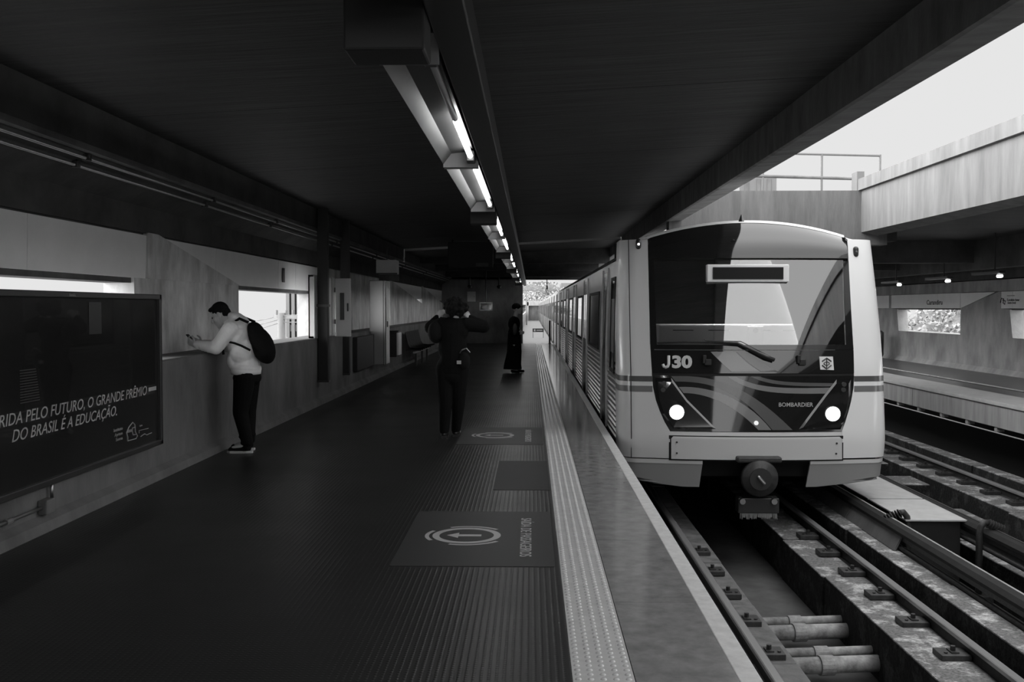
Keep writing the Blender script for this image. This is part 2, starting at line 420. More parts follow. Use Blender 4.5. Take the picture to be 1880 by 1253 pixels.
# ---- conduits on the left soffit
def soff(t): return (XP+(WL-XP)*t, 2.55+.26*t)
for t_, lab in ((.80, 'thin grey conduit on the left soffit nearest the beam'), (.60, 'thin grey conduit on the left soffit nearest the wall')):
    x_, z_ = soff(t_); z_ -= .035
    th = thing('conduit', lab, 'conduit', (x_, 20, z_), 'conduits under the left soffit')
    MB().tube([(0, -23, 0), (0, 22.5, 0)], .013, 8).build('pipe', M_STEEL, th, smooth=True)
    for yc in (-14.6, -12.2, -9.1, -6.4, -2.2, 2.4, 7.5, 13):
        MB().box(-.03, .03, yc-.025, yc+.025, -.02, .035).build('clamp', M_IRON, th, bevel=.004)
x_, z_ = soff(.92)
tag(MB().box(x_-.04, x_+.03, 2, 42, z_-.03, z_+.02).build('cable_tray', M_PARA), 'narrow dark cable tray in the corner of the left soffit and beam', 'cable tray')

# ---- downpipe ducts and cabinets on the left wall
def post(x0, x1, y0, z0, label):
    t = thing('duct_post', label, 'duct', ((x0+x1)/2, y0, z0), 'black ducts from ceiling down the left wall')
    w = (x1-x0)/2
    MB().box(-w, w, 0, .12, 0, 3.25-z0).build('casing', M_BLACK, t, bevel=.01)
    MB().box(-w-.01, w+.01, -.01, .13, 0, .03).build('end_cap', M_BLKM, t)
    MB().box(-w-.012, w+.012, -.012, .13, 1.2, 1.24).build('strap', M_BLKM, t)
post(-3.39, -3.225, 15.75, .36, 'black vertical duct on left wall, nearer of the pair')
post(-3.44, -3.28, 17.9, .33, 'black vertical duct behind the open white cabinet door')
t = thing('hose_cabinet', 'white metal cabinet on the left ledge with its slotted door swung open', 'cabinet', (-3.62, 16.4, 1.065))
cb = MB(); cb.box(.12, .2, -.8, .8, 0, .03).box(.12, .2, -.8, .8, .97, 1.0).box(.12, .14, -.8, .8, 0, 1).box(.12, .2, -.8, -.77, 0, 1).box(.12, .2, .77, .8, 0, 1)
cb.build('carcass', M_TWHITE, t)
MB().box(.2, .215, -.8, -.62, 0, 1).build('frame_strip', M_TWHITE, t, bevel=.004)
MB().box(.2, .215, .58, .8, 0, 1).build('frame_strip', M_TWHITE, t, bevel=.004)
MB().box(.2, .208, -.6, .56, .02, .98).build('inner_panel', M_PANEL, t)  # pale panel filling the cabinet frame
dr = MB().box(.225, .50, .80, .83, -.02, .99).build('door', M_PANEL2, t, bevel=.012)
MB().box(.31, .385, .79, .80, .27, .74).build('glazing', M_GLASSD, dr)
MB().box(.44, .46, .77, .80, .42, .56).build('handle', M_BLKM, dr, bevel=.004)
for zz in (.2, .75): MB().tube([(.22, .80, zz), (.22, .80, zz+.08)], .012, 8).build('hinge', M_IRON, t)

t = thing('wall_cabinet', 'tall glossy metal cabinet standing out of the left wall past the ducts', 'cabinet', (-3.2, 20.9, .34))
MB().box(-.2, .14, 0, .5, 0, 1.78).build('body', mat('brushed_cabinet', .42, .22, .6, metal=1), t, bevel=.01)
MB().box(.142, .155, .02, .48, .02, 1.76).build('door', M_PANEL, t, bevel=.005)
MB().box(.09, .10, -.008, 0, 0, 1.78).build('edge_trim', M_BLKM, t)
MB().box(.155, .175, .08, .1, .8, .92).build('handle', M_BLKM, t)
tag(MB().box(WL, WL+.09, 18.9, 20.85, .33, .98).build('dark_panel', M_BLACK, origin=(WL, 19.9, .33), bevel=.01), 'low black panel on the parapet between duct and tall metal cabinet', 'wall case')  # plain dark panel added to darken this stretch of parapet
t = thing('box_sign', 'pale box hanging under the left soffit above the tall metal cabinet', 'box', (-3.1, 21.3, 2.27))
MB().box(-.22, .22, 0, .4, 0, .30).build('casing', M_PANEL, t, bevel=.01)
MB().box(-.235, .235, -.012, 0, -.01, .02).build('lip', M_BLKM, t)
MB().box(-.01, .01, .1, .12, .30, .55).build('hanger', M_BLKM, t)
MB().box(-.22, .22, .41, .44, -.14, 0).build('back_plate', M_PARA, t)
t = thing('phone_booth', 'small wall booth with dark sides and pale front edge before the bench', 'booth', (WL, 22.6, .42))
MB().box(0, .38, 0, .5, .55, .60).build('canopy', M_BLKM, t, bevel=.01)
MB().box(0, .34, 0, .03, .0, .55).build('side_panel', M_BLKM, t, bevel=.01)
MB().box(0, .34, .47, .5, .0, .55).build('side_panel', M_BLKM, t, bevel=.01)
MB().box(.34, .385, -.01, .51, .04, .56).build('front_edge', M_PANEL2, t, bevel=.008)
MB().box(.02, .3, .03, .47, .02, .06).build('shelf', M_TWHITE, t)

# bench seats
seat0 = None
for i in range(6):
    labs = ['first dark moulded seat of the row on the left wall, nearest the camera', 'second dark moulded seat of the row on the left wall',
            'third dark moulded seat of the row on the left wall', 'fourth dark moulded seat from the front on the left wall',
            'fifth dark moulded seat from the front on the left wall', 'last dark moulded seat of the row, farthest from the camera']
    if i == 0:
        s_ = thing('moulded_seat', labs[0], 'seat', (-3.02, 26.4, .46), 'moulded seats on the left wall bench')
        prof = [(-.30, .44), (-.27, .30), (-.22, .10), (-.16, .01), (.0, -.01), (.2, .02)]
        rows = []
        for k, (x_, z_) in enumerate(prof):
            rows.append([(x_, yy, z_+.02*abs(yy/.22)**2) for yy in (-.22, -.11, 0, .11, .22)])
        g = MB().grid(rows).grid([[(p[0]-.01, p[1], p[2]-.02) for p in r] for r in rows])
        g.build('shell', mat('seat_plastic', .008, .6, .15), s_, smooth=True)
        MB().box(-.30, .1, -.02, .02, -.06, -.025).build('bracket', M_BLKM, s_)
        seat0 = s_
    else:
        s_ = copy_tree(seat0); s_.location.y = 26.4+.52*i; s_['label'] = labs[i]
t = thing('bench_frame', 'long steel rail on legs carrying the dark moulded seats', 'bench frame', (-3.05, 27.8, 0))
MB().box(-.03, .03, -1.9, 1.7, .35, .40).build('rail', M_STEEL, t)
for yy in (-1.5, 0, 1.3): MB().box(-.025, .025, yy-.03, yy+.03, 0, .35).build('leg', M_BLKM, t)

# back wall items
p1 = at_y(866, 545, YE)
t = thing('notice_board', 'small pale notice fixed on the dark back wall', 'notice', (p1.x, YE-.03, p1.z))
MB().box(-.19, .17, 0, .03, -.22, .22).build('board', M_PANEL2, t, bevel=.01); MB().box(.10, .12, -.01, 0, -.01, .02).build('lock', M_BLKM, t)
p1 = at_y(892, 563, 38)
t = thing('hanging_screen', 'small monitor with pale frame hanging from a rod near the back wall', 'screen', (p1.x, 38, p1.z))
MB().box(-.25, .25, 0, .08, -.16, -.12).box(-.25, .25, 0, .08, .12, .16).box(-.25, -.21, 0, .08, -.16, .16).box(.21, .25, 0, .08, -.16, .16).build('frame', M_PANEL, t)
MB().box(-.22, .22, .02, .07, -.13, .13).build('display', M_GLASSD, t)
MB().tube([(0, .04, .16), (0, .04, 3.25-p1.z)], .02, 8).build('rod', M_BLKM, t)
for (px_, lab) in ((862, 'dark dome camera under the ceiling left of the hanging screen'), (916, 'dark dome camera under the ceiling right of the hanging screen')):
    p1 = at_y(px_, 527, 40)
    t = thing('dome_camera', lab, 'camera', (p1.x, 40, p1.z)); MB().ell((0,0,0), (.09,.09,.07)).build('dome', M_GLASSD, t, smooth=True)
    MB().tube([(0,0,.05), (0,0,3.2-p1.z)], .03, 8).build('stem', M_BLKM, t)
# big dark hanging sign box seen from behind
p1 = at_y(822, 445, 24); p2 = at_y(905, 492, 24)
t = thing('hanging_sign', 'wide black sign box hanging left of the lamp row, seen from behind', 'sign', ((p1.x+p2.x)/2, 24, p2.z))
w = (p2.x-p1.x)/2; h = p1.z-p2.z
MB().box(-w, w, 0, .2, 0, h).build('casing', M_BLACK, t, bevel=.015)
MB().box(w*.25, w*.8, -.004, 0, .03, .12).build('service_plate', M_PARA, t)
for sx in (-.8, .8): MB().tube([(w*sx, .1, h), (w*sx, .1, 3.2-p2.z)], .02, 8).build('hanger', M_BLKM, t)

# ---- fluorescent lamps
LX0, LX1, LZ = -.525, -.335, 2.42
trunk = tag(MB().box(-.325, -.20, -19, YE-1, 2.46, 2.60).build('lamp_trunking', M_BLKM, bevel=.006), 'long black trunking running beside the row of ceiling lamps', 'trunking')
def lamp(y0, y1, label, dead=None):
    t = thing('ceiling_lamp', label, 'ceiling lamp', ((LX0+LX1)/2, (y0+y1)/2, LZ), 'fluorescent trough lamps along the platform')
    L = (y1-y0)/2-.01; w = (LX1-LX0)/2
    MB().grid([[(-w-.02, -L, .02), (-w-.02, L, .02)], [(-w+.03, -L, .085), (-w+.03, L, .085)], [(w-.02, -L, .10), (w-.02, L, .10)], [(w+.0, -L, .04), (w+.0, L, .04)]]
             ).grid([[(-w-.02, -L, .03), (-w-.02, L, .03)], [(-w+.03, -L, .095), (-w+.03, L, .095)], [(w-.02, -L, .12), (w-.02, L, .12)], [(w+.005, -L, .04), (w+.005, L, .04)]]).build('reflector', M_REFL, t)
    for yy in (-L, L): MB().box(-w-.02, w+.005, yy-.008, yy+.008, .0, .11).build('end_plate', M_ENDP, t)
    MB().box(w-.06, w-.01, L-.13, L-.02, .02, .085).build('socket', M_BLKM, t, bevel=.006)
    MB().box(w-.06, w-.01, -L+.02, -L+.13, .02, .085).build('socket', M_BLKM, t, bevel=.006)
    half = (L-.15)
    for a, b, on in ((-half, -.03, dead is None), (.03, half, True)):
        MB().tube([(w-.035, a, .05), (w-.035, b, .05)], .016, 10).build('tube', M_LAMP if on else M_DEADT, t, smooth=True)
    MB().box(-w, w, -L, L, .12, .17).build('housing', M_BLKM, t)
    return t
labs = ['ceiling lamp just over the camera with its near tube out', 'second ceiling lamp from the camera, both tubes lit']
lamp(3.58, 6.22, labs[0], dead=1)
lamp(6.27, 9.08, 'second visible ceiling lamp with one long line of lit tubes')
ords = ['third', 'fourth', 'fifth', 'sixth', 'seventh', 'eighth', 'ninth', 'tenth', 'eleventh', 'twelfth']
ys = [(9.75, 12.7), (12.75, 15.7), (16.45, 19.4), (19.45, 22.4), (23.1, 25.9), (25.95, 29.1), (29.8, 32.6), (32.65, 35.4), (36.1, 38.8)]
for i, (a, b) in enumerate(ys): lamp(a, b, ords[i]+' ceiling lamp of the row counted from the camera')
lamp(-.1, 2.83, 'ceiling lamp cut off by the top edge with only its pale end plate showing')
bx = [(3.07, 3.27), (9.42, 9.62), (16.05, 16.25), (22.75, 22.95), (29.45, 29.65), (35.75, 35.95)]
lab2 = ['nearest and largest', 'second nearest', 'third', 'fourth', 'fifth', 'farthest']
for (a, b), l in zip(bx, lab2):
    t = thing('lamp_hanger_box', l+' black hanger box between the ceiling lamps', 'hanger box', (-.452, (a+b)/2, 2.34), 'black hanger boxes between lamps')
    q = (b-a)/2
    MB().box(-.125, .125, -q, q, 0, .92).build('casing', M_BLACK, t, bevel=.008)
    MB().box(.124, .134, -q+.03, q-.03, .13, .22).build('cable_cover', M_BLKM, t)

# ---- poster case on the left wall
PX = -3.30
t = thing('poster_case', 'large black framed poster case with white lettering on the left wall', 'poster', (WL, 7.1, .33))
y0, y1, zh = -1.75, 1.72, 1.335
fm = MB(); fm.box(0, .11, y0, y1, 0, .045).box(0, .11, y0, y1, zh-.045, zh).box(0, .11, y0, y0+.05, 0, zh).box(0, .11, y1-.05, y1, 0, zh)
fm.build('frame', M_BLKM, t, bevel=.006)
MB().box(0, .085, y0+.04, y1-.04, .04, zh-.04).build('poster_print', M_POSTER, t)
YX = lambda px, py: at_x(px, py, PX-.015)
def P(px, py):
    q = YX(px, py); return Vector((.0875, q.y-7.1, q.z-.33))
a, b = P(-60, 793), P(268, 725)
s1 = text('CORRIDA PELO FUTURO, O GRANDE PRÊMIO', 'lettering', .082, M_SIGNG, t, frame(Vector((.087, -1.27, P(150, 752).z)), (0,1,0), (0,0,1)), fit=(b.y+1.27), shear=.22, extrude=.001)
a, b = P(20, 812), P(213, 764)
text('DO BRASIL É A EDUCAÇÃO.', 'lettering', .082, M_SIGNG, t, frame(Vector((.087, a.y, (a.z+b.z)/2)), (0,1,0), (0,0,1)), fit=(b.y-a.y), shear=.3, extrude=.001)
for i, wd in enumerate(('Instituto', 'Ayrton', 'Senna')):
    a = P(208+i*2, 794+i*8.5); text(wd, 'small_lettering', .026, M_SIGNG, t, frame(a, (0,1,0), (0,0,1)), fit=.17-.02*i, extrude=.001, shear=.1)
# helmet outline mark
hc = [(232, 795), (236, 785), (243, 776), (247, 780), (248, 793), (252, 801), (249, 806), (234, 810), (234, 803)]
pts = [P(*q) for q in hc]; pts.append(pts[0])
MB().tube(pts, .004, 5).build('helmet_mark', M_SIGNG, t)
MB().tube([P(248, 785), P(243, 786), P(242, 791), P(244, 799), P(249, 798)], .0035, 5).build('visor_mark', M_SIGNG, t)
MB().prism([(P(232,796).y, P(232,796).z), (P(242,793).y, P(242,793).z), (P(243,788).y, P(243,788).z), (P(234,790).y, P(234,790).z)], .0875, .0885, 'x').build('helmet_band', mat('mark_grey', .2, .5), t)
text('Apoio', 'small_lettering', .016, M_SIGNG, t, frame(P(256, 784), (0,1,0), (0,0,1)), extrude=.001)
MB().tube([P(255, 796), P(255, 791), P(272, 787)], .0022, 5).build('rule', M_SIGNG, t)
MB().tube([P(258, 802), P(262, 799), P(265, 797), P(269, 799), P(273, 797), P(278, 795)], .0035, 5).build('sponsor_mark', M_SIGNG, t)
MB().box(.087, .089, P(272,715).y, P(286,712).y, P(278,718).z, P(278,711).z).build('dash', M_SIGNG, t)
text('Elemidia', 'maker_lettering', .022, M_SIGNG, t, frame(Vector((.112, P(120, 540).y, zh-.034)), (0,1,0), (0,0,1)), extrude=.001)
for i in range(13):
    yy = P(35, 0).y if False else P(36, 700).y
    zz = P(36, 742-i*5.0).z
    MB().box(.0868, .0872, yy, yy+.26-.004*i, zz, zz+.006).build('print_line', mat('dim_print', .05, .4) if 'dim_print' not in bpy.data.materials else bpy.data.materials['dim_print'], t)
MB().box(.0867, .0871, P(163,0).y if False else P(163,600).y, P(186,600).y, P(170,614).z, P(170,555).z).build('print_panel', mat('dim_print2', .045, .3), t)

# pipe at wall base
t = thing('wall_conduit', 'grey conduit low on the left wall running up to the poster case', 'conduit', (WL+.03, 6.4, .17))
MB().tube([(0, -2.6, 0), (0, .35, 0)], .014, 8).build('pipe', M_STEEL, t, smooth=True)
MB().box(-.03, .04, .35, .47, -.05, .05).build('junction_box', M_PARA, t, bevel=.01)
MB().tube([(0, .50, .03), (0, .50, .16)], .012, 8).build('riser', M_STEEL, t, smooth=True)
MB().tube([(0, -.12, 0), (0, -.05, 0)], .02, 8).build('coupling', M_PARA, t)

# ================================================================ OUTSIDE THE LEFT WINDOW
t = thing('utility_pole', 'utility pole with crossarm and insulators seen through the left window', 'pole', (at_y(517, 600, 42).x, 42, -8))
zt = at_y(517, 575, 42).z+8
MB().tube([(0,0,0), (0,0,zt)], [.2, .16], 10).build('shaft', M_BUILD, t, smooth=True)
MB().box(-.34, .66, -.06, .06, zt-.22, zt-.08).build('crossarm', M_CONCL, t)
for xx in (-.2, .2, .5): MB().tube([(xx, 0, zt-.08), (xx, 0, zt+.12)], .05, 8).build('insulator', M_PARA, t)
MB().box(-.25, .25, -.05, .05, zt-1.1, zt-1.03).build('step_bracket', M_CONCL, t)
for i, dz in enumerate((.05, -.15, -.6)):
    tag(MB().tube([at_y(430, 596+i*9, 46), at_y(475, 589+i*8, 43), at_y(517, 580+i*6, 42), at_y(560, 578+i*7, 41)], .018, 5).build('overhead_wire', M_PARA),
        ['top', 'middle', 'lowest'][i]+' overhead wire reaching the pole outside the left window', 'wire', 'overhead wires outside')
t = thing('tower_block', 'grey ribbed tower block behind the utility pole', 'building', (at_y(538, 600, 60).x, 60, -9))
for xx in (-.32, 0, .32): MB().box(xx-.1, xx+.1, 0, 1.5, 0, 14).build('column', M_BUILD, t)
MB().box(-.45, .45, .2, 1.4, 9.1, 9.5).build('floor_band', M_CONCL, t)
tag(MB().box(at_y(700,600,90).x-60, 60, -60, 260, -9.2, -9).build('street_ground', M_GROUND), kind='structure')

# ================================================================ TRACK BED
RT = -1.02                    # rail top
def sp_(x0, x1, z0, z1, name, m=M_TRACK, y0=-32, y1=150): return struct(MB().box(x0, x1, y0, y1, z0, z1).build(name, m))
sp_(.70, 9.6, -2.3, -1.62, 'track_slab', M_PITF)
def plinth(x0, x1, zt, zb, name, step=1.5, y1=44, jag=.02, m=M_TRACK):
    mb = MB(); y = -30.0
    while y < y1:
        j = random.uniform(-jag, jag); mb.box(x0+j, x1+random.uniform(-jag, jag)*.3, y, y+step-.012, zb, zt+random.uniform(-.008, .008)); y += step
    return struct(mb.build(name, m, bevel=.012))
plinth(.90, 2.02, -1.15, -1.65, 'plinth_near_left', jag=.006, m=mat('plinth_dark_concrete', .16, .85, .3, noise=.35, scale=6, bump=.5, bscale=20))
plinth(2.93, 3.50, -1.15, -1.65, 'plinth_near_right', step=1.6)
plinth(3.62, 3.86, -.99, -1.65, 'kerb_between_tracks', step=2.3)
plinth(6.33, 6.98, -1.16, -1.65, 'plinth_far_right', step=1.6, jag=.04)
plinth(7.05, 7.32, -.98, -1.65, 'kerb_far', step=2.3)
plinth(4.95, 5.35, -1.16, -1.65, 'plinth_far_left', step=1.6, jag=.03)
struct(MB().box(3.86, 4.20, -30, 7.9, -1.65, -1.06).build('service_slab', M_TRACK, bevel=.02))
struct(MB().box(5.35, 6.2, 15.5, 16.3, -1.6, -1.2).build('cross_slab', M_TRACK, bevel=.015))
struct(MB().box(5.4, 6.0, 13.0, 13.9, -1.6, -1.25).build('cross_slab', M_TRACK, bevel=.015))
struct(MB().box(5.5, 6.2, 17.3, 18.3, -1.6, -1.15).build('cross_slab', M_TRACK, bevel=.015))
prof = [(-.075, -.16), (.075, -.16), (.075, -.145), (.02, -.125), (.012, -.05), (.036, -.035), (.036, -.006), (.028, 0), (-.028, 0), (-.036, -.006), (-.036, -.035), (-.012, -.05), (-.02, -.125), (-.075, -.145)]
def rail(x, label, y1=150):
    t = thing('rail', label, 'rail', (x, 0, RT), 'running rails')
    b = MB(); b.mi = 0; ya = -8.0
    while ya < y1:
        b.prism(prof, ya, min(ya+6, y1), 'y'); ya += 6
    b.m = [0]*len(b.f)
    for i, f in enumerate(b.f):
        vs = [b.v[k] for k in f]
        if len(f) == 4 and all(v.z > -.04 for v in vs): b.m[i] = 1
    b.build('rail_bar', [M_RAILS, M_RAIL], t)
    return t
RX = [1.71, 3.38, 5.14, 6.80]
RLAB = ['running rail nearest the platform edge', 'right running rail under the arriving train', 'nearer running rail of the empty far track', 'farther running rail of the empty far track']
rails = [rail(x, l) for x, l in zip(RX, RLAB)]
fcount = 0
def clip(x, y, side, track):
    global fcount
    t = thing('rail_clip', '', 'rail clip', (x+side*.13, y, -1.15), 'rail clips on the plinths')
    MB().box(-.12, .11, -.095, .095, 0, .05).build('base_plate', M_IRON, t, bevel=.006)
    MB().box(-.03, .03, -.05, .05, .035, .06).build('clamp', M_IRON, t)
    MB().tube([(0, 0, .05), (0, 0, .095)], .02, 6).build('bolt', M_IRON, t)
    MB().tube([(side*.07, -.04, .03), (side*.07, -.04, .06)], .014, 6).build('bolt', M_IRON, t)
    return t
protos = {}
names_t = ['platform-side rail', 'train-side right rail', None, 'far rail of the empty track']
ordn = ['nearest', 'second', 'third', 'fourth', 'fifth', 'sixth', 'seventh', 'eighth', 'ninth', 'tenth', 'eleventh', 'twelfth']
for idx, side, ystart, n in ((0, 1, 6.85, 6), (1, -1, 6.85, 7), (3, -1, 12.9, 9)):
    for i in range(n):
        yy = ystart+.8*i
        if idx not in protos: c = protos[idx] = clip(RX[idx], yy, side, idx)
        else:
            c = copy_tree(protos[idx]); c.location.y = yy
        if idx == 3: c.location.z = -1.155
        c['label'] = ordn[i]+' iron rail clip counted from the camera along the '+names_t[idx]
# crossing pipes
def pipes(y, lab):
    for (dy, dz, r, nm) in ((0, 0, .07, 'thick'), (.17, .05, .042, 'thin')):
        t = thing('cross_pipe', nm+' dusty pipe of the '+lab+' pair across the track pit', 'pipe', (2.45, y+dy, -1.47+dz), 'pipes crossing the pit')
        MB().tube([(-.6, -.06, 0), (.8, .1, 0)], r, 16).build('pipe', M_PIPE, t, smooth=True)
        MB().tube([(-.02, -.002, 0), (.10, .012, 0)], r+.014, 16).build('collar', M_PIPE, t, smooth=False)
pipes(9.2, 'farther'); pipes(8.35, 'nearer')

# third rails with covers
def third(x, z, label, br_y, y1=60):
    t = thing('third_rail', label, 'third rail', (x, 0, z), 'third rails between the tracks')
    MB().box(-.05, .05, 4, y1, -.10, -.02).build('conductor', M_IRON, t, bevel=.01)
    MB().prism([(-.085, -.03), (-.085, .0), (-.05, .035), (.05, .035), (.085, 0), (.085, -.03), (.07, -.03), (.07, -.005), (.045, .018), (-.045, .018), (-.07, -.005), (-.07, -.03)], 4, y1, 'y').build('cover', mat('cover_board', .022, .65, .2, noise=.2, scale=8) if 'cover_board' not in bpy.data.materials else bpy.data.materials['cover_board'], t)
    MB().box(.03, .052, 4, y1, .033, .040).build('top_strip', M_CONCL if x < 4.5 else M_IRON, t)
    MB().tube([(-.05, 4, -.17), (-.05, y1, -.17)], .028, 8).build('cable', M_IRON, t, smooth=True)
    return t
third(3.93, -.80, 'dark third rail with cover board nearest the train', [])
third(4.84, -.82, 'dark third rail with cover board by the empty far track', [])
bl = thing('rail_bracket', 'gooseneck bracket with ribbed insulator beside the pale cover plates', 'bracket', (4.16, 11.0, -1.55), 'gooseneck third rail brackets')
def gooseneck(t):
    MB().tube([(0,0,0), (0,0,.72), (-.01,0,.79), (-.05,0,.84), (-.10,0,.83)], .035, 10).build('hook', M_IRON, t, smooth=True)
    b = MB()
    for i in range(6): b.tube([(-.09-i*.028, 0, .83-i*.012), (-.098-i*.028, 0, .826-i*.012)], .05, 12)
    b.build('insulator', M_IRON, t, smooth=False)
    MB().box(-.12, .12, -.1, .1, 0, .08).build('foot', M_IRON, t, bevel=.01)
gooseneck(bl)
b2 = copy_tree(bl); b2['label'] = 'gooseneck bracket with ribbed insulator at the right edge of the picture'
b2.location = (5.04, 10.5, -1.55); b2.rotation_euler.z = math.pi
b2.location.x = 4.72
# bolster boxes and plates
for (ya, yb, lab) in ((10.95, 12.15, 'nearer pale cover plate lying between the third rails'), (12.19, 14.2, 'farther pale cover plate lying between the third rails')):
    tag(MB().box(4.12, 4.80, ya, yb, -.80, -.785).build('cover_plate', mat('pale_plate', .48, .6, .4, noise=.1, scale=6) if 'pale_plate' not in bpy.data.materials else bpy.data.materials['pale_plate'], origin=(4.46, (ya+yb)/2, -.80)), lab, 'cover plate', 'pale cover plates between the tracks')
tag(MB().box(4.18, 4.74, 11.0, 14.1, -1.62, -.802).build('cable_box', M_BLACK, origin=(4.46, 12, -1.62), bevel=.01), 'black box under the pale cover plates', 'box')
t = thing('cover_board', 'sloping grey cover board below the third rail in front of the train', 'cover board', (3.83, 12, -1.0))
for a, b in ((-1.6, .0), (.02, 3.0), (3.02, 8)):
    MB().prism([(-.04, .01), (.045, .17), (.06, .165), (-.02, .0)], a, b, 'y').build('board', M_PARA, t)

# ================================================================ OPPOSITE SIDE
OX = 7.66
struct(MB().box(OX+.2, 11.2, -32, 150, -.30, 0).build('far_platform_floor', mat('far_platform_dark', .07, .3, .5, noise=.2, scale=2)))
struct(MB().box(OX-.03, OX+.75, -32, 60, -.06, .006).build('far_platform_edge', mat('far_edge_pale', .5, .45, .5, noise=.12, scale=4), bevel=.008))
fc = MB(); y = -32.0
while y < 60: fc.box(OX+.0, OX+.18, y+.01, y+5.2, -.42, -.06); y += 5.21
struct(fc.build('far_platform_face', M_CONCL))
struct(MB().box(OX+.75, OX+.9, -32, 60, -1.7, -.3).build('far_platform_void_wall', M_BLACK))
brk = MB()
for i in range(40): brk.box(OX+.02, OX+.14, i*1.1, i*1.1+.10, -.50, -.42)
struct(brk.build('far_platform_bearers', M_CONCL))
tag(MB().tube([(OX+.03, 0, -.52), (OX+.03, 58, -.52)], .015, 6).build('cable_pipe', M_STEEL), 'thin pipe running under the edge of the opposite platform', 'pipe')
tag(MB().tube([(9.0, 10, .012), (9.0, 58, .012)], .02, 4).build('floor_line', M_CONCL), kind='structure')
WXR = 10.9
struct(MB().box(WXR, WXR+.6, -32, 60, 0, .86).build('wall_right', M_CONCR))
struct(MB().prism([(WXR, 0), (WXR-.1, 0), (WXR-.02, .12), (WXR, .12)], -32, 60, 'y').build('baseboard_right', M_CONCR))
def pier_r(o):
    struct(MB().prism([(25.5+o,.86),(25.5+o,1.53),(23.45+o,1.92),(23.2+o,1.92),(23.2+o,1.53),(22.9+o,1.5),(22.75+o,.86)], WXR, WXR+.3, 'x').build('wall_right_pier', M_CONCR))
PIT = 7.0
for k in (-6, -5, -4, -3, -2, -1, 0, 1, 2, 3): pier_r(PIT*k)
struct(MB().box(WXR+.05, WXR+.3, -32, 60, 1.49, 2.2).build('trim_3', M_CONCD))
struct(MB().box(WXR, WXR+.3, -32, 60, 1.93, 2.22).build('wall_right_fascia', M_CONCR))
def rpanel(a, b, lab, cuts):
    t = thing('wall_panel_band', lab, 'wall panel', (WXR, (a+b)/2, 1.53), 'pale panel bands on the opposite wall')
    m = (a+b)/2; ys = [a]+cuts+[b]
    for p, q in zip(ys, ys[1:]):
        MB().box(-.012, .04, p-m+.004, q-m-.004, 0, .39).build('panel', M_PANEL2, t, bevel=.004)
    return t
# visible name band: tapers along the slanted pier
rp = rpanel(25.5, 30.35, 'pale name band on the opposite wall with the station lettering', [26.9, 28.7])
MB().prism([(25.48-27.925, 0), (23.6-27.925, .385), (25.48-27.925, .385)], -.012, .03, 'x').build('panel', M_PANEL2, rp)
pl = at_x(1702, 561, WXR); pr_ = at_x(1731, 561, WXR)
text('Carandiru', 'station_lettering', .13, mat('sign_ink', .02, .5), rp, frame((-.016, pl.y-27.925, .10), (0,-1,0), (0,0,1)), fit=abs(pl.y-pr_.y), extrude=.001, bold=.003)
rp = rpanel(16.6, 23.3, 'pale band at the right edge of the picture with a butterfly shaped logo', [19.9, 21.6, 22.75])
ink = bpy.data.materials['sign_ink']
c0 = at_x(1843, 552, WXR)
def rq(px, py): q = at_x(px, py, WXR); return Vector((-.016, q.y-19.95, q.z-1.53))
MB().tube([rq(1838,556), rq(1840,548), rq(1844,549), rq(1843,557), rq(1846,559), rq(1847,553), rq(1842,551)], .012, 5).build('butterfly_logo', ink, rp)
text('É proibido fumar', 'lettering', .05, ink, rp, frame(rq(1850, 553), (0,-1,0), (0,0,1)), fit=abs(rq(1850,553).y-rq(1873,553).y), extrude=.001, bold=.002)
text('neste local', 'lettering', .05, ink, rp, frame(rq(1851, 558), (0,-1,0), (0,0,1)), fit=abs(rq(1851,553).y-rq(1866,553).y), extrude=.001, bold=.002)
text('Governo do Estado', 'small_lettering', .022, ink, rp, frame(rq(1850, 544), (0,-1,0), (0,0,1)), fit=abs(rq(1850,553).y-rq(1864,553).y), extrude=.001)
rpanel(30.55, 37.3, 'pale panel band of the opposite wall just beside the train', [32.5, 34.5])
# opposite canopy
struct(MB().prism([(5.84, 2.88), (5.84, 3.62), (5.78, 3.62), (5.78, 3.82), (6.3, 3.82), (6.3, 2.88), (6.12, 2.82)], -32, 17.8, 'y').build('far_canopy_beam', mat('canopy_beam_concrete', .19, .85, .3, noise=.25, scale=2.0, stretch=(3,2,.35), bump=.3, bscale=22)))
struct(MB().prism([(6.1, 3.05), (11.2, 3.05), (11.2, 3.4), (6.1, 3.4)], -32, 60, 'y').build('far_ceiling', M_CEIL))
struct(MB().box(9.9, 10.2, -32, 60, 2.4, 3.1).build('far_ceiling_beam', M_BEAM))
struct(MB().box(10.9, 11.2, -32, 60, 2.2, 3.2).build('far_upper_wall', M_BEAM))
for yy in (22.5, 27): struct(MB().box(6.2, 11, yy, yy+.4, 2.55, 3.1).build('far_canopy_rib', M_BEAM))
# crossing beam and slab over both tracks
struct(MB().box(2.45, 6.3, 17.8, 18.15, 2.66, 3.62).build('cross_beam', mat('cross_beam_concrete', .16, .85, .3, noise=.25, scale=2.2, stretch=(3,3,.4), bump=.4, bscale=22)))
struct(MB().box(2.45, 6.6, 18.15, 20.5, 3.15, 3.5).build('mezzanine_slab', M_CEIL))
tag(MB().box(5.95, 6.6, 18.15, 20.5, 2.75, 3.15).build('mezzanine_side_beam', M_BEAM), kind='structure')
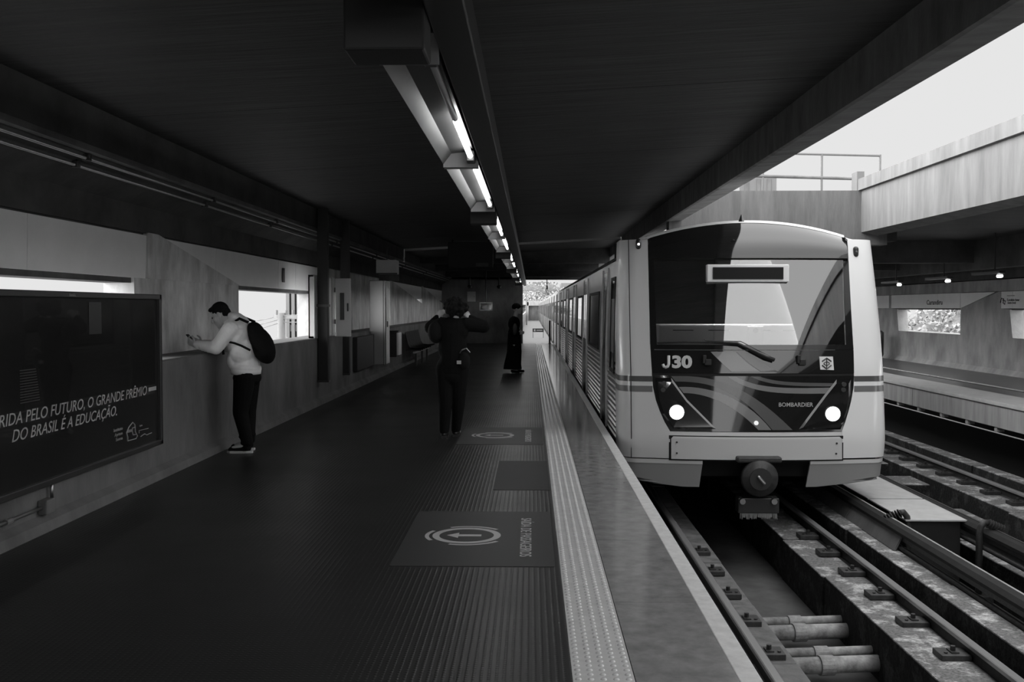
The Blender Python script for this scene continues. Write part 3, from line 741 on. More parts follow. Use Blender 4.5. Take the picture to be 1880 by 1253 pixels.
# railing on the crossing beam
t = thing('handrail', 'pale steel handrail standing on the concrete crossing beam', 'handrail', (4.2, 18.9, 3.4))
def rp3(px, py): q = at_y(px, py, 18.9); return q-Vector((4.2, 18.9, 3.4))
MB().tube([rp3(1400, 281), rp3(1617, 286)], .022, 8).build('top_rail', M_BUILD, t)
MB().tube([rp3(1340, 322), rp3(1600, 329)], .03, 8).build('mid_rail', M_PARA, t)
for px_ in (1401, 1509, 1616):
    q = rp3(px_, 284); MB().tube([q, (q.x, q.y, 0)], .022, 8).build('post', M_BUILD, t)
q = rp3(1556, 340)
tag(MB().box(4.2+q.x-.05, 4.2+q.x+.08, 18.2, 18.5, 3.3, 3.4+q.z+.16).build('bracket_box', M_BUILD), 'small pale bracket box where crossing beam meets the far canopy', 'bracket')
t = thing('rooftop_hut', 'pale rooftop hut with dark window slits behind the handrail', 'building', (at_y(1412, 340, 34).x, 34, 3.0))
MB().box(-1.0, .25, 0, 3, 0, at_y(1412, 322, 34).z-3).build('wall', M_BUILD, t)
for xx in (-.75, -.35, .0): MB().box(xx-.06, xx+.06, -.02, 0, 2.4, 2.9).build('window', M_PARA, t)
# small lamps of the opposite platform
for i, (px_, py_) in enumerate(((1653, 523), (1743, 516), (1839, 507))):
    p_ = at_x(px_, py_, 9.3)
    t = thing('far_lamp', ['leftmost small lit lamp under the opposite canopy', 'middle small lit lamp under the opposite canopy', 'rightmost small lit lamp under the opposite canopy'][i], 'ceiling lamp', tuple(p_), 'small lamps of the opposite platform')
    MB().tube([(0,0,0), (0,.16,0)], .03, 10).build('tube', M_LAMP, t, smooth=True)
    MB().box(-.06, .06, -.03, 1.23, .05, .10).build('housing', M_BLKM, t)
    MB().tube([(0, .3, .07), (0, .3, 3.06-p_.z)], .015, 6).build('hanger', M_BLKM, t)
# dark bin
t = thing('waste_bin', 'dark rounded bin against the opposite wall beside the train', 'bin', (10.35, 30.2, 0))
MB().tube([(0,0,0), (0,0,.12), (0,0,.8), (0,0,.86)], [.2, .26, .27, .2], 16).build('body', M_BLKM, t, smooth=True)
MB().box(-.35, -.1, -.3, .1, .05, .12).build('base', M_BLKM, t)

# ================================================================ TRAIN
TX = 2.675; TY0 = 11.75
def wz(z):
    if z < 1.1: return 1.61-(.0 if z > -.1 else (-.1-z)*.10)
    return 1.61-.035*((z-1.1)/1.1)**1.5
def yf(x, z):      # world y of the front surface, x local
    return TY0+.075*x*x+.12*min(max(0, z), .8)+.25*max(0, z-.8)+(.05*max(0, .0-z) if z < 0 else 0)
def SF(s, z, off=0):
    """train-local point for lateral surface coordinate s (front, rounded corner, side)"""
    w = wz(z); r = .24; a = abs(s); sg = 1 if s >= 0 else -1; f = w-r
    if a <= f: x = s; return Vector((x, yf(x, z)-TY0-off, z))
    y0 = yf(f, z)-TY0; arc = r*math.pi/2
    if a <= f+arc:
        t = (a-f)/r; return Vector((sg*(f+(r+off)*math.sin(t)), y0+r-(r+off)*math.cos(t), z))
    return Vector((sg*(w+off), y0+r+(a-f-arc), z))
def LP(px, py):     # photo pixel -> (x, z) on the train front
    y = 12.0
    for _ in range(12):
        p = at_y(px, py, y); y = yf(p.x-TX, p.z)
    return (p.x-TX, p.z)
train = thing('metro_train', 'grey metro train with black glossy front arriving at the right platform edge', 'train', (TX, TY0, 0))
def patch(name, rows, m, parent=train, off=0, thick=.02, nx=14, smooth=True, nz=3):
    """rows: (z, s_left, s_right) from bottom to top"""
    R = []
    for (a, b) in zip(rows, rows[1:]):
        for i in range(nz):
            t = i/nz; R.append([a[j]+(b[j]-a[j])*t for j in range(3)])
    R.append(list(rows[-1]))
    fr = [[SF(l+(r-l)*k/nx, z, off) for k in range(nx+1)] for z, l, r in R]
    bk = [[SF(l+(r-l)*k/nx, z, off-thick) for k in range(nx+1)] for z, l, r in R]
    mb = MB(); mb.grid(fr); mb.grid(bk)
    edge = lambda A, B: mb.grid([A, B])
    edge(fr[0], bk[0]); edge(fr[-1], bk[-1]); edge([r[0] for r in fr], [r[0] for r in bk]); edge([r[-1] for r in fr], [r[-1] for r in bk])
    ob = mb.build(name, m, parent, smooth=smooth)
    bm = bmesh.new(); bm.from_mesh(ob.data); bmesh.ops.remove_doubles(bm, verts=bm.verts, dist=1e-5); bmesh.ops.recalc_face_normals(bm, faces=bm.faces); bm.to_mesh(ob.data); bm.free()
    ob.data.set_sharp_from_angle(angle=math.radians(30))
    return ob
def prow(pxs):      # list of (py, pxL, pxR) -> rows in (z, xl, xr), bottom to top
    out = []
    for py, a, b in pxs:
        l = LP(a, py); r = LP(b, py); out.append(((l[1]+r[1])/2, l[0], r[0]))
    return sorted(out)
# roof arc height at front for given local x
def ztop(x): return 2.60-.125*(abs(x)**2.0)
# black mask: windscreen frame + J30 band + lower headlight panel
mask_pts = [(792, 1230, 1546), (775, 1220, 1552), (755, 1211, 1558), (735, 1204, 1563), (712, 1199, 1567), (690, 1197, 1568), (643, 1194, 1567)]
patch('lower_mask', prow([(792,1230,1546),(775,1220,1552),(755,1211,1558),(735,1204,1563),(712,1199,1567),(690,1197,1568)]), M_MASK, nx=24)
patch('number_band', prow([(685,1197,1568),(643,1195,1567)]), M_MASK, nx=24)
patch('seam', prow([(691,1197,1568),(684,1197,1568)]), M_RUBS, off=-.008, nx=20)
# windscreen surround as four strips
patch('screen_surround', prow([(642,1194,1567),(633,1193,1566)]), M_MASK, nx=24)
patch('screen_surround', prow([(633,1193,1206),(476,1190,1200)]), M_MASK, nx=4, nz=8)
patch('screen_surround', prow([(633,1553,1566),(480,1548,1558)]), M_MASK, nx=4, nz=8)
patch('windscreen', prow([(633,1206,1553),(560,1203,1550),(478,1200,1548)]), M_SCREEN, nx=24, nz=5, thick=.008, off=-.004)
# top fairing with arched top
def fairing():
    rows = []; zb = LP(1375, 474)[1]; n = 28; xl, xr = LP(1190, 474)[0], LP(1557, 474)[0]
    fr = []; bk = []
    for j in range(9):
        t = j/8; A = []; B = []
        for k in range(n+1):
            x = xl+(xr-xl)*k/n; z = zb+(ztop(x)-zb)*t
            p = SF(x, z, 0); p.y += .10*t**4; A.append(p); B.append(p+Vector((0, .02, 0)))
        fr.append(A); bk.append(B)
    mb = MB(); mb.grid(fr); mb.grid(bk); mb.grid([fr[0], bk[0]]); mb.grid([fr[-1], bk[-1]])
    mb.build('top_fairing', M_MASK, train, smooth=True)
    # pale roof lip above
    A = []; B = []; Cc = []
    for k in range(n+1):
        x = xl+(xr-xl)*k/n; p = SF(x, ztop(x), 0); A.append(p+Vector((0, .09, -.004))); B.append(p+Vector((0, .11, .028))); Cc.append(p+Vector((0, .5, .05)))
    MB().grid([A, B, Cc]).build('roof_lip', M_TLIGHT, train, smooth=True)
fairing()
# corner pillars: from mask edge around the corner onto the side
SWR = .9
def pillar(side, m):
    rows = []
    for py in (842, 792, 775, 755, 735, 712, 690, 640, 560, 480, 440):
        edge = {842: (1230, 1546), 792: (1230, 1546), 775: (1220, 1552), 755: (1211, 1558), 735: (1204, 1563), 712: (1199, 1567), 690: (1197, 1568), 640: (1194, 1567), 560: (1192, 1562), 480: (1190, 1558), 440: (1189, 1556)}[py]
        x, z = LP(edge[0] if side < 0 else edge[1], py)
        rows.append((z, x, side*(wz(z)-.24+.24*math.pi/2+.35)) if side > 0 else (z, side*(wz(z)-.24+.24*math.pi/2+.35), x))
    rows.sort()
    zt = rows[-1][0]
    ob = patch('corner_pillar', rows, m, nx=22, nz=3)
    return rows
rL = pillar(-1, M_TWHITE); rR = pillar(1, M_TLIGHT)
# pillar tops following the arch
for side in (-1, 1):
    r = (rL if side < 0 else rR)[-1]; mb = MB(); n = 16; A = []; B = []; Cc = []; D = []
    a, b = r[1], r[2]
    for k in range(n+1):
        s = a+(b-a)*k/n; p = SF(s, r[0], 0); zt = ztop(p.x) if abs(p.x) < 1.6 else 2.28
        A.append(p); zt = max(zt, r[0]+.004); q = Vector((p.x*(1-.02), p.y+.03, min(zt, 2.60))); B.append(q); Cc.append(Vector((q.x*.93, q.y+.25, q.z+.02)))
    mb.grid([A, B, Cc]); mb.build('pillar_top', M_TWHITE if side < 0 else M_TLIGHT, train, smooth=True)
# seam line on the left corner
x1 = LP(1157, 640)[0]
patch('corner_seam', [(rL[0][0], x1-.006, x1+.004), (rL[-1][0], x1-.006+.0, x1+.004)], M_RUBS, off=.0015, thick=.003, nx=1, nz=10)
# stripes on the pillars
for (pa, pb, m) in ((701, 691, M_TBAND1), (720, 709, M_TBAND2)):
    for side in (-1, 1):
        e = 1198 if side < 0 else 1568
        xa, za = LP(e, pa); xb, zb = LP(e, pb); o_ = side*(wz(za)-.24+.24*math.pi/2+.35)
        rr = [(za, min(xa, o_), max(xa, o_)), (zb, min(xb, o_), max(xb, o_))]
        patch('stripe', rr, m, off=.002, thick=.003, nx=22, nz=1)
# lower apron between mask and bumper
patch('apron', prow([(845,1230,1546),(800,1230,1546),(793,1230,1546)]), M_TWHITE, nx=20, off=-.004)
bp_ = patch('bumper_panel', prow([(843,1232,1545),(806,1232,1545),(802,1236,1541)]), M_TWHITE, nx=20, off=.022, thick=.03)
patch('bumper_gap', prow([(846,1228,1548),(800,1228,1548)]), M_RUBS, nx=20, off=.001, thick=.003)
for px_, py_ in ((1242, 812), (1242, 832), (1535, 814), (1534, 833)):
    x, z = LP(px_, py_); p = SF(x, z, .024); MB().tube([p, p-Vector((0, .006, 0))], .012, 10).build('bolt', M_BLKM, bp_)
# skirts (cow-catcher corners)
zt = LP(1240, 846)[1]
for (inner, ib, outer) in ((1290, 1284, -1), (1488, 1480, 1)):
    a = LP(inner, 850)[0]; b = LP(ib, 893)[0]; z0 = LP(ib, 895)[1]; z1 = LP(inner, 853)[1]
    oo = lambda z: outer*(wz(z)-.24+.24*math.pi/2+.2)
    if outer < 0:
        rows = [(z0, LP(1252, 893)[0], b), (z0+.10, oo(z0), b+(a-b)*.35), (z1, oo(z1), a)]
        rl = [(z1, oo(z1), a), (zt+.01, oo(zt), a)]
    else:
        rows = [(z0, b, LP(1500, 893)[0]), (z0+.10, b+(a-b)*.35, oo(z0)), (z1, a, oo(z1))]
        rl = [(z1, a, oo(z1)), (zt+.01, a, oo(zt))]
    patch('skirt', rows, M_TSKIRT, nx=18, off=-.012, thick=.03)
    patch('skirt_rim', rl, M_TWHITE, nx=18, off=-.004, thick=.03, nz=1)
# swooshes painted on the lower mask and band
def swoosh(name, top, bot, m, off=.0025):
    n = len(top); A = []; B = []
    for (a, b) in zip(top, bot):
        A.append(SF(*LP(*a), off)); B.append(SF(*LP(*b), off))
    MB().grid([A, [(x+y)/2 for x, y in zip(A, B)], B]).build(name, m, train, smooth=True)
def bez(p0, p1, p2, p3, n=14):
    return [tuple((1-t)**3*a+3*(1-t)**2*t*b+3*(1-t)*t*t*c+t**3*d for a, b, c, d in zip(p0, p1, p2, p3)) for t in [i/n for i in range(n+1)]]
swoosh('swoosh', bez((1232,691),(1310,688),(1370,705),(1455,790)), bez((1240,701),(1310,700),(1360,720),(1418,790)), M_SWO2)
swoosh('swoosh', bez((1246,711),(1300,708),(1370,730),(1416,790)), bez((1255,722),(1300,722),(1350,745),(1392,790)), M_SWO1)
swoosh('swoosh', bez((1352,692),(1390,715),(1450,714),(1530,712)), bez((1336,692),(1380,725),(1440,724),(1520,723)), M_SWO1)
swoosh('swoosh', bez((1395,692),(1430,704),(1470,703),(1535,704)), bez((1378,692),(1410,708),(1450,710),(1530,710)), M_SWO2)
swoosh('swoosh', bez((1350,646),(1365,662),(1378,672),(1396,683)), bez((1304,646),(1318,660),(1330,672),(1343,683)), M_SWO1)
swoosh('swoosh', bez((1372,646),(1390,660),(1405,672),(1430,683)), bez((1352,646),(1368,662),(1380,672),(1398,683)), M_SWO2)
# headlight units
def hl(side):
    if side < 0: poly = [(1203, 694), (1232, 694), (1262, 735), (1315, 788), (1236, 788), (1216, 760), (1206, 730)]; c = (1242, 757); c2 = (1219, 704); c3 = (1217, 716)
    else: poly = [(1562, 697), (1536, 697), (1516, 722), (1466, 789), (1543, 789), (1556, 755), (1562, 725)]; c = (1528, 760); c2 = (1549, 706); c3 = (1548, 716)
    P3 = [SF(*LP(*q), .004) for q in poly]; P4 = [SF(*LP(*q), .012) for q in [(c[0]+(a-c[0])*.88, c[1]+(b-c[1])*.88) for a, b in poly]]
    n = len(P3); mb = MB(); mb.add(P3+P4, [(i, (i+1) % n, n+(i+1) % n, n+i) for i in range(n)]+[tuple(range(n, 2*n))])
    u = mb.build('headlight_unit', M_GLASSD, train)
    p = SF(*LP(*c), .016)
    r = .086
    MB().tube([p+Vector((0, .01, 0)), p-Vector((0, .012, 0))], r, 24).build('headlight', M_HEAD, u)
    MB().tube([p+Vector((0, .01, 0)), p-Vector((0, .008, 0))], r+.012, 24).build('bezel', M_BLKM, u)
    for q in (c2, c3):
        p2 = SF(*LP(*q), .012); MB().tube([p2, p2-Vector((0, .01, 0))], .028, 16).build('marker_lens', mat('dark_lens', .05, .1) if 'dark_lens' not in bpy.data.materials else bpy.data.materials['dark_lens'], u)
hl(-1); hl(1)
p = SF(*LP(1388, 777), .006); MB().tube([p, p-Vector((0, .01, 0))], .026, 16).build('tail_lens', mat('pale_lens', .8, .3, emit=.6), train)
# corner marker lamps at the top
for px_, py_, on in ((1172, 449, 1), (1571, 463, 0)):
    x, z = LP(px_, py_); p = SF(x, z, .002)
    u = MB().cap(p+Vector((0, 0, -.03)), .034, p+Vector((0, 0, .035)), .034).build('marker_housing', M_BLKM, train, smooth=True)
    p2 = p-Vector((0, .03, .0)); MB().ell(p2, (.014, .012, .014)).build('marker_light', M_HEAD if on else M_PARA, u, smooth=True)
# numbers, maker name, logo
def tp(px, py, off=.004): return SF(*LP(px, py), off)
o_ = tp(1233, 676); text('30', 'number_lettering', (LP(1230,652)[1]-LP(1230,676)[1])-.012, M_SIGNW, train, frame(o_+Vector((0, .0, .007)), tp(1270,676)-o_, (0,0,1)), fit=(tp(1270,676)-o_).length, extrude=.004, bold=.009)
MB().tube([tp(1227.5,653.5,.006), tp(1227.5,669,.006), tp(1226,673,.006), tp(1222,674.8,.006), tp(1218.5,673.3,.006), tp(1217,669,.006)], .018, 8).build('number_letter', M_SIGNW, train, smooth=True)
o_ = tp(1429, 747); text('BOMBARDIER', 'maker_lettering', .05, M_SIGNG, train, frame(o_, tp(1492,747)-o_, (0,0,1)), fit=(tp(1492,747)-o_).length, extrude=.001, bold=.001)
st = MB(); c4 = [tp(1504, 655), tp(1529, 655), tp(1531, 680), tp(1506, 679)]
st.add(c4+[q+Vector((0, .003, 0)) for q in c4], [(0,1,2,3), (4,5,6,7), (0,1,5,4), (1,2,6,5), (2,3,7,6), (3,0,4,7)])
lg = st.build('logo_sticker', mat('sticker_pale', .62, .5), train)
q = MB()
for pts_ in ([(1509,664),(1517.5,658),(1526,664)], [(1509,671),(1517.5,678),(1526,671)]):
    q.tube([tp(a, b, .006) for a, b in pts_], .009, 4)
for pts_ in ([(1517.5,659),(1517.5,676)], [(1512,667.5),(1517.5,664),(1523,667.5)], [(1512,668.5),(1517.5,672),(1523,668.5)]):
    q.tube([tp(a, b, .006) for a, b in pts_], .006, 4)
q.build('arrow_logo', M_BLACK, lg)
# wiper
wp = [tp(1420, 661, .05), tp(1405, 655, .055), tp(1352, 630, .05), tp(1300, 629, .045)]
w_ = MB().tube(wp, [.022, .028, .014, .010], 8).build('wiper', M_BLKM, train, smooth=True)
MB().tube([tp(1415, 656, .07), tp(1358, 627, .06), tp(1296, 626, .05), tp(1292, 623, .05)], .006, 6).build('wiper_arm', M_BLKM, w_)
MB().tube([tp(1206, 630, .03), tp(1260, 628, .035), tp(1300, 629, .035), tp(1358, 633, .035)], .012, 6).build('wiper_blade', M_BLACK, w_)
for px_ in (1299, 1472):
    p = tp(px_, 663, .03); MB().box(p.x-.04, p.x+.04, p.y-.01, p.y+.03, p.z-.05, p.z+.02).box(p.x-.06, p.x-.02, p.y-.01, p.y+.03, p.z-.03, p.z+.07).build('socket', M_BLACK, train, bevel=.006)
# seam under windscreen
# cab interior
MB().box(-1.5, 1.5, 2.3, 2.35, -.2, 2.45).build('cab_rear_wall', M_INT, train)
MB().box(-1.54, -1.50, .82, 2.3, -.1, 2.2).box(1.50, 1.54, .82, 2.3, -.1, 2.2).box(-1.5, 1.5, .82, 2.3, 2.2, 2.24).box(-1.5, 1.5, .9, 2.3, -.14, -.1).build('cab_lining', M_INT, train)
cz0 = at_y(1375, 634, 12.25).z; cz1 = at_y(1375, 596, 12.25).z
cs = MB().box(-1.12, 1.02, .40, .85, .55, cz1).build('console', M_CONS, train, bevel=.015)
for x_ in (-.95, -.52, -.02, .38, .78): MB().box(x_, x_+.25, .393, .40, cz1-.075, cz1-.065).build('drawer_pull', M_INT, cs)
MB().box(-.05, .14, .36, .40, cz1-.28, cz1-.02).build('switch_box', M_CONS, cs, bevel=.01)
MB().tube([(.045, .36, cz1-.07), (.045, .352, cz1-.07)], .03, 14).build('gauge', M_PARA, cs)
MB().box(-1.5, 1.5, .35, .9, -.5, .55).build('cab_front_box', M_INT, train)
b = MB(); L0 = at_y(1298, 486, 12.1); L1 = at_y(1448, 518, 12.1)
ds = MB().box(L0.x-TX, L1.x-TX, .33, .45, L1.z, L0.z).build('destination_board', M_CONS, train, bevel=.01)
L2 = at_y(1309, 491, 12.08); L3 = at_y(1438, 513, 12.08)
MB().box(L2.x-TX, L3.x-TX, .32, .33, L3.z, L2.z).build('display', M_INT, ds)
cl = bpy.data.lights.new('console_fill', 'AREA'); cl.energy = 30; cl.size = .25; lo = bpy.data.objects.new('console_fill', cl); C.objects.link(lo); lo.parent = train; lo.location = (0, .58, 2.06); lo.rotation_euler = (-.15, 0, 0)  # added fill light, hidden behind the destination board, to brighten the console
# coupler
cz = at_y(1398, 880, 11.6).z; cx_ = at_y(1396, 880, 11.6).x-TX
cp_ = MB().tube([(cx_, 1.0, cz), (cx_, -.05, cz), (cx_, -.1, cz), (cx_, -.16, cz)], [.14, .14, .22, .205], 24).build('coupler', M_IRON, train, smooth=True)
MB().tube([(cx_, -.16, cz), (cx_, -.18, cz)], .13, 18).build('coupler_face', M_BLKM, cp_)
MB().cap((cx_-.03, -.2, cz+.03), .02, (cx_+.03, -.21, cz-.04), .02).build('coupler_pin', M_STEEL, cp_)
MB().box(cx_-.26, cx_+.26, -.12, .2, cz+.18, cz+.25).build('coupler_bracket', M_IRON, cp_, bevel=.02)
for sx in (-.2, .17): MB().tube([(cx_+sx, .0, cz-.27), (cx_+sx, -.14, cz-.27)], .035, 10).build('hose_end', M_STEEL, cp_)
MB().box(cx_-.24, cx_+.24, -.08, .1, cz-.42, cz-.24).build('contact_box', M_BLKM, cp_, bevel=.01)
bb = MB()
for i in range(40):
    x_ = cx_-.21+.42*i/39; bb.tube([(x_, -.06, cz-.41), (x_+random.uniform(-.012, .012), -.08, cz-.46-random.uniform(0, .03))], .007, 4)
br_ = bb.build('frayed_hose_bundle', M_STEEL, cp_)
MB().box(-1.3, 1.3, .9, 1.9, -.62, -.2).build('underframe', M_UNDER, train)
# roof horn / antenna
p = SF(LP(1352, 414)[0], 2.60, 0); MB().tube([(p.x, .25, 2.58), (p.x, .25, 2.66)], [.035, .006], 8).build('antenna', M_BLKM, train)

# car bodies
rf = [(-wz(2.15), 2.15), (-1.46, 2.27), (-1.25, 2.39), (-.9, 2.49), (-.45, 2.56), (0, 2.58), (.45, 2.56), (.9, 2.49), (1.25, 2.39), (1.46, 2.27), (wz(2.15), 2.15)]
def car(y0, y1, first, label_i):
    b = MB(); Lf = []
    z = -.12
    Lf.append((-1.60, -.15))
    while z < .80:
        Lf += [(-1.61, z), (-1.61, z+.03), (-1.592, z+.042), (-1.592, z+.058)]; z += .07
    Lf += [(-1.61, .86), (-1.61, 1.1), (-wz(1.7), 1.7)]
    Rt = [(-x, z_) for x, z_ in reversed(Lf)]
    prof_ = Lf+rf+Rt
    b.prism(prof_, y0, y1, 'y')
    if first: del b.f[0], b.m[0]
    body = b.build('car_body', M_STAIN, train)
    MB().box(-1.1, 1.1, y0+1.2, y1-.2, -.85, -.16).build('underframe', M_UNDER, body)
    return body
def side_window(body, y0, y1, z0=.93, z1=1.76):
    x = -1.612
    fmz = MB()
    xw = lambda z: -wz(z)
    w_ = MB().prism([(xw(z0)-.004, z0), (xw(z1)-.004, z1), (xw(z1)+.02, z1), (xw(z0)+.02, z0)], y0, y1, 'y').build('window', M_GLASSD, body)
    r = .045
    MB().prism([(xw(z0)-.014, z0-r), (xw(z0)-.014, z0), (xw(z0)+.01, z0), (xw(z0)+.01, z0-r)], y0-r, y1+r, 'y').prism([(xw(z1)-.014, z1), (xw(z1)-.014, z1+r), (xw(z1)+.01, z1+r), (xw(z1)+.01, z1)], y0-r, y1+r, 'y').prism([(xw(z0)-.014, z0), (xw(z1)-.014, z1), (xw(z1)+.01, z1), (xw(z0)+.01, z0)], y0-r, y0, 'y').prism([(xw(z0)-.014, z0), (xw(z1)-.014, z1), (xw(z1)+.01, z1), (xw(z0)+.01, z0)], y1, y1+r, 'y').build('window_frame', M_RUBS, body)
M_DOOR = mat('train_door', .05, .25, .6, metal=.6)  # stainless doors coloured dark to stand in for their dark reflections
def side_door(body, y0, y1):
    xw = lambda z: -wz(z)
    MB().prism([(xw(0)-.006, -.1), (xw(1.1)-.006, 1.1), (xw(2.05)-.006, 2.05), (xw(2.05)+.02, 2.05), (xw(0)+.02, -.1)], y0, y1, 'y').build('door', M_DOOR, body)
    ym = (y0+y1)/2
    for a, c in ((y0+.14, ym-.12), (ym+.12, y1-.14)):
        MB().prism([(xw(.95)-.010, .95), (xw(1.8)-.010, 1.8), (xw(1.8)+.01, 1.8), (xw(.95)+.01, .95)], a, c, 'y').build('door_window', M_GLASSD, body)
    for a in (y0-.05, y1):
        MB().prism([(xw(0)-.025, -.12), (xw(1.1)-.025, 1.1), (xw(2.1)-.025, 2.1), (xw(2.1)+.01, 2.1), (xw(0)+.01, -.12)], a, a+.05, 'y').build('door_jamb', M_STAIN, body)
off = TY0
c1 = car(12.55-off, 33.4-off, True, 1)
side_window(c1, 12.78-off, 13.35-off, .75, 1.9)
for a, b_ in ((14.0, 14.95), (18.95, 20.3), (23.9, 25.25), (28.9, 30.25)): side_door(c1, a-off, b_-off)
for a, b_ in ((15.75, 18.15), (21.0, 22.9), (26.0, 27.9), (31.0, 32.6)): side_window(c1, a-off, b_-off)
proto_car = None
for k in range(5):
    y0 = 33.9+k*21.6
    if proto_car is None:
        cc = car(y0-off, y0+21.0-off, False, k); proto_car = cc
        for d_ in (2.2, 7.2, 12.2, 17.2): side_door(cc, y0+d_-off, y0+d_+1.35-off)
        for d_ in (.4, 4.2, 9.2, 14.2, 19.0): side_window(cc, y0+d_-off, y0+d_+(1.3 if d_ in (.4, 19.0) else 2.2)-off)
    else:
        cc = copy_tree(proto_car, train); cc.location.y = 21.6*k
MB().box(-1.3, 1.3, 33.3-off, 34.0-off, -.1, 2.3).build('gangway', M_RUBS, train)

# ================================================================ BEYOND THE PLATFORM END
WK = 150
struct(MB().box(-1.0, PE-.02, YE, WK, -.4, -.03).build('walkway_floor', M_SLAB))
struct(MB().box(-.75, -.62, YE+.4, WK, -.1, 1.0).build('walkway_wall', M_CONCL))
t = thing('barrier_sign', 'small black sign board hung across the far walkway', 'sign', ((978+998)/2*0+at_y(988, 607, 52).x, 52, at_y(988, 610, 52).z))
hh = at_y(988, 603.5, 52).z-at_y(988, 610, 52).z
MB().box(-.29, .29, 0, .03, 0, hh).build('board', M_BLACK, t)
MB().box(-.22, -.14, -.004, 0, .04, hh-.04).build('symbol', M_SIGNG, t)
MB().box(-.09, .22, -.004, 0, hh*.4, hh*.6).build('lettering_line', M_SIGNG, t)
MB().tube([(-.27, .015, -.3), (-.27, .015, 0)], .012, 6).tube([(.27, .015, -.3), (.27, .015, 0)], .012, 6).build('post', M_BLKM, t)
t = thing('end_barrier', 'low pale railing and gate left of the far walkway', 'railing', (-.45, YE+.6, 0))
for i in range(6): MB().tube([(-.05, i*.9, 0), (-.05, i*.9, 1.05)], .02, 6).build('post', M_TWHITE, t)
for zz in (.35, .7, 1.05): MB().tube([(-.05, 0, zz), (-.05, 4.5, zz)], .016, 6).build('bar', M_TWHITE, t)
t = thing('warning_post', 'thin dark post at the end of the platform beside the train', 'post', (.80, YE-.3, 0))
MB().tube([(0,0,0), (0,0,1.0)], .04, 8).build('shaft', M_BLKM, t); MB().box(-.05, .05, -.05, .05, 0, .03).build('foot', M_BLKM, t)
pp = at_y(1005, 522, 42)
t = thing('hanging_camera', 'small dark camera hanging from the far end beam over the walkway', 'camera', (pp.x, 43.2, 2.3))
MB().tube([(0,0,.2), (0,0,.46)], .02, 6).build('stem', M_BLKM, t); MB().ell((0,0,.12), (.05,.1,.1)).build('body', M_BLKM, t, smooth=True)
# footbridge / gantry far away
t = thing('signal_gantry', 'pale gantry crossing the far end of the walkway', 'gantry', (0, 118, 0))
a = at_y(972, 555, 118); b_ = at_y(1016, 560, 118)
MB().box(-.6, 1.0, 0, .6, b_.z-.1, a.z).build('beam', M_CONCL, t)
MB().box(-.58, -.3, 0, .5, 0, a.z).build('leg', M_CONCL, t)
MB().box(-.5, .9, .3, .6, 0, b_.z-.1).build('dark_portal', M_PARA, t)
t = thing('footbridge', 'pale concrete bridge across the tracks in the hazy distance', 'bridge', (0, 146, 0))
a = at_y(960, 553, 146); b_ = at_y(1040, 560, 146)
MB().box(-9, 16, 0, 3, b_.z, a.z).build('deck', M_CONCL, t)
for xx in (-8, 12): MB().box(xx, xx+1, .5, 2, -9, b_.z).build('pier', M_CONCL, t)
pp = at_y(979, 560, 90)
t = thing('lamp_post', 'thin lamp post with arm rising left of the far walkway', 'lamp post', (pp.x-.6, 90, -2))
zt = at_y(979, 533, 90).z+2
MB().tube([(0,0,0), (0,0,zt)], .06, 8).build('shaft', M_BUILD, t); MB().tube([(-1, 0, zt), (1.3, 0, zt)], .05, 6).build('arm', M_PARA, t)
# distant buildings
for (pa, pb, ptop, Y, lab) in ((955, 975, 522, 200, 'narrow pale apartment block left of the distant trees'), (978, 1012, 518, 210, 'wide pale apartment block above the distant trees'), (1030, 1062, 520, 205, 'pale distant building just above the train roof')):
    a = at_y(pa, ptop, Y); b_ = at_y(pb, ptop, Y)
    t = thing('apartment_block', lab, 'building', ((a.x+b_.x)/2, Y, -9), 'distant apartment blocks'); w = (b_.x-a.x)/2
    MB().box(-w, w, 0, 8, 0, a.z+9).build('wall', M_BUILD, t)
    n = max(2, int(w*2/1.6))
    for i in range(n):
        for j in range(4):
            xx = -w+(i+.5)*2*w/n; zz = a.z+9-1.0-j*1.5
            MB().box(xx-.3, xx+.3, -.05, 0, zz-.5, zz+.3).build('window', M_PARA, t)

# trees
def tree(x, y, zb, r, h, label, n, ls, group, m=M_LEAF, trunk=True):
    t = thing('tree', label, 'tree', (x, y, zb), group)
    blobs = []
    for i in range(9):
        a = random.uniform(0, 2*math.pi); q = random.uniform(0, .62)
        blobs.append((Vector((math.cos(a)*q*r, math.sin(a)*q*r, h*random.uniform(.55, .86))), r*random.uniform(.35, .55)))
    b = MB()
    for c, rr in blobs: b.ell(c, (rr*.86, rr*.86, rr*.72), None, 10, 7)
    b.build('inner_foliage', M_LEAFD, t, smooth=True)
    lv = MB()
    for i in range(n):
        c, rr = random.choice(blobs); d_ = Vector((random.gauss(0,1), random.gauss(0,1), random.gauss(0,1))).normalized()
        p = c+Vector((d_.x*rr, d_.y*rr, d_.z*rr*.85))*random.uniform(.85, 1.08)
        u = Vector((random.gauss(0,1), random.gauss(0,1), random.gauss(0,1))).normalized(); v = u.cross(d_).normalized()*ls*.6; u = u*ls
        lv.add([p-u, p+v, p+u, p-v], [(0,1,2,3)])
    lv.build('leaves', m, t)
    MB().tube([(0,0,0), (.1,0,h*.4), (0,.1,h*.7)], [.25, .18, .08], 8).build('trunk', M_BARK, t, smooth=True)
    return t
g = 'trees outside the opposite wall'
tree(26, 58, -9, 5.6, 11.6, 'tree filling the left part of the lettered window opening', 6500, .15, g)
tree(25, 47, -9, 4.6, 11.2, 'tree filling the right part of the lettered window opening', 6500, .13, g)
tree(24, 38, -9, 4.8, 11.6, 'tree in the window opening at the right picture edge', 7000, .11, g)
tree(30, 70, -9, 6, 11.0, 'tree seen low behind the opening beside the train', 4000, .18, g)
g = 'distant trees past the platform end'
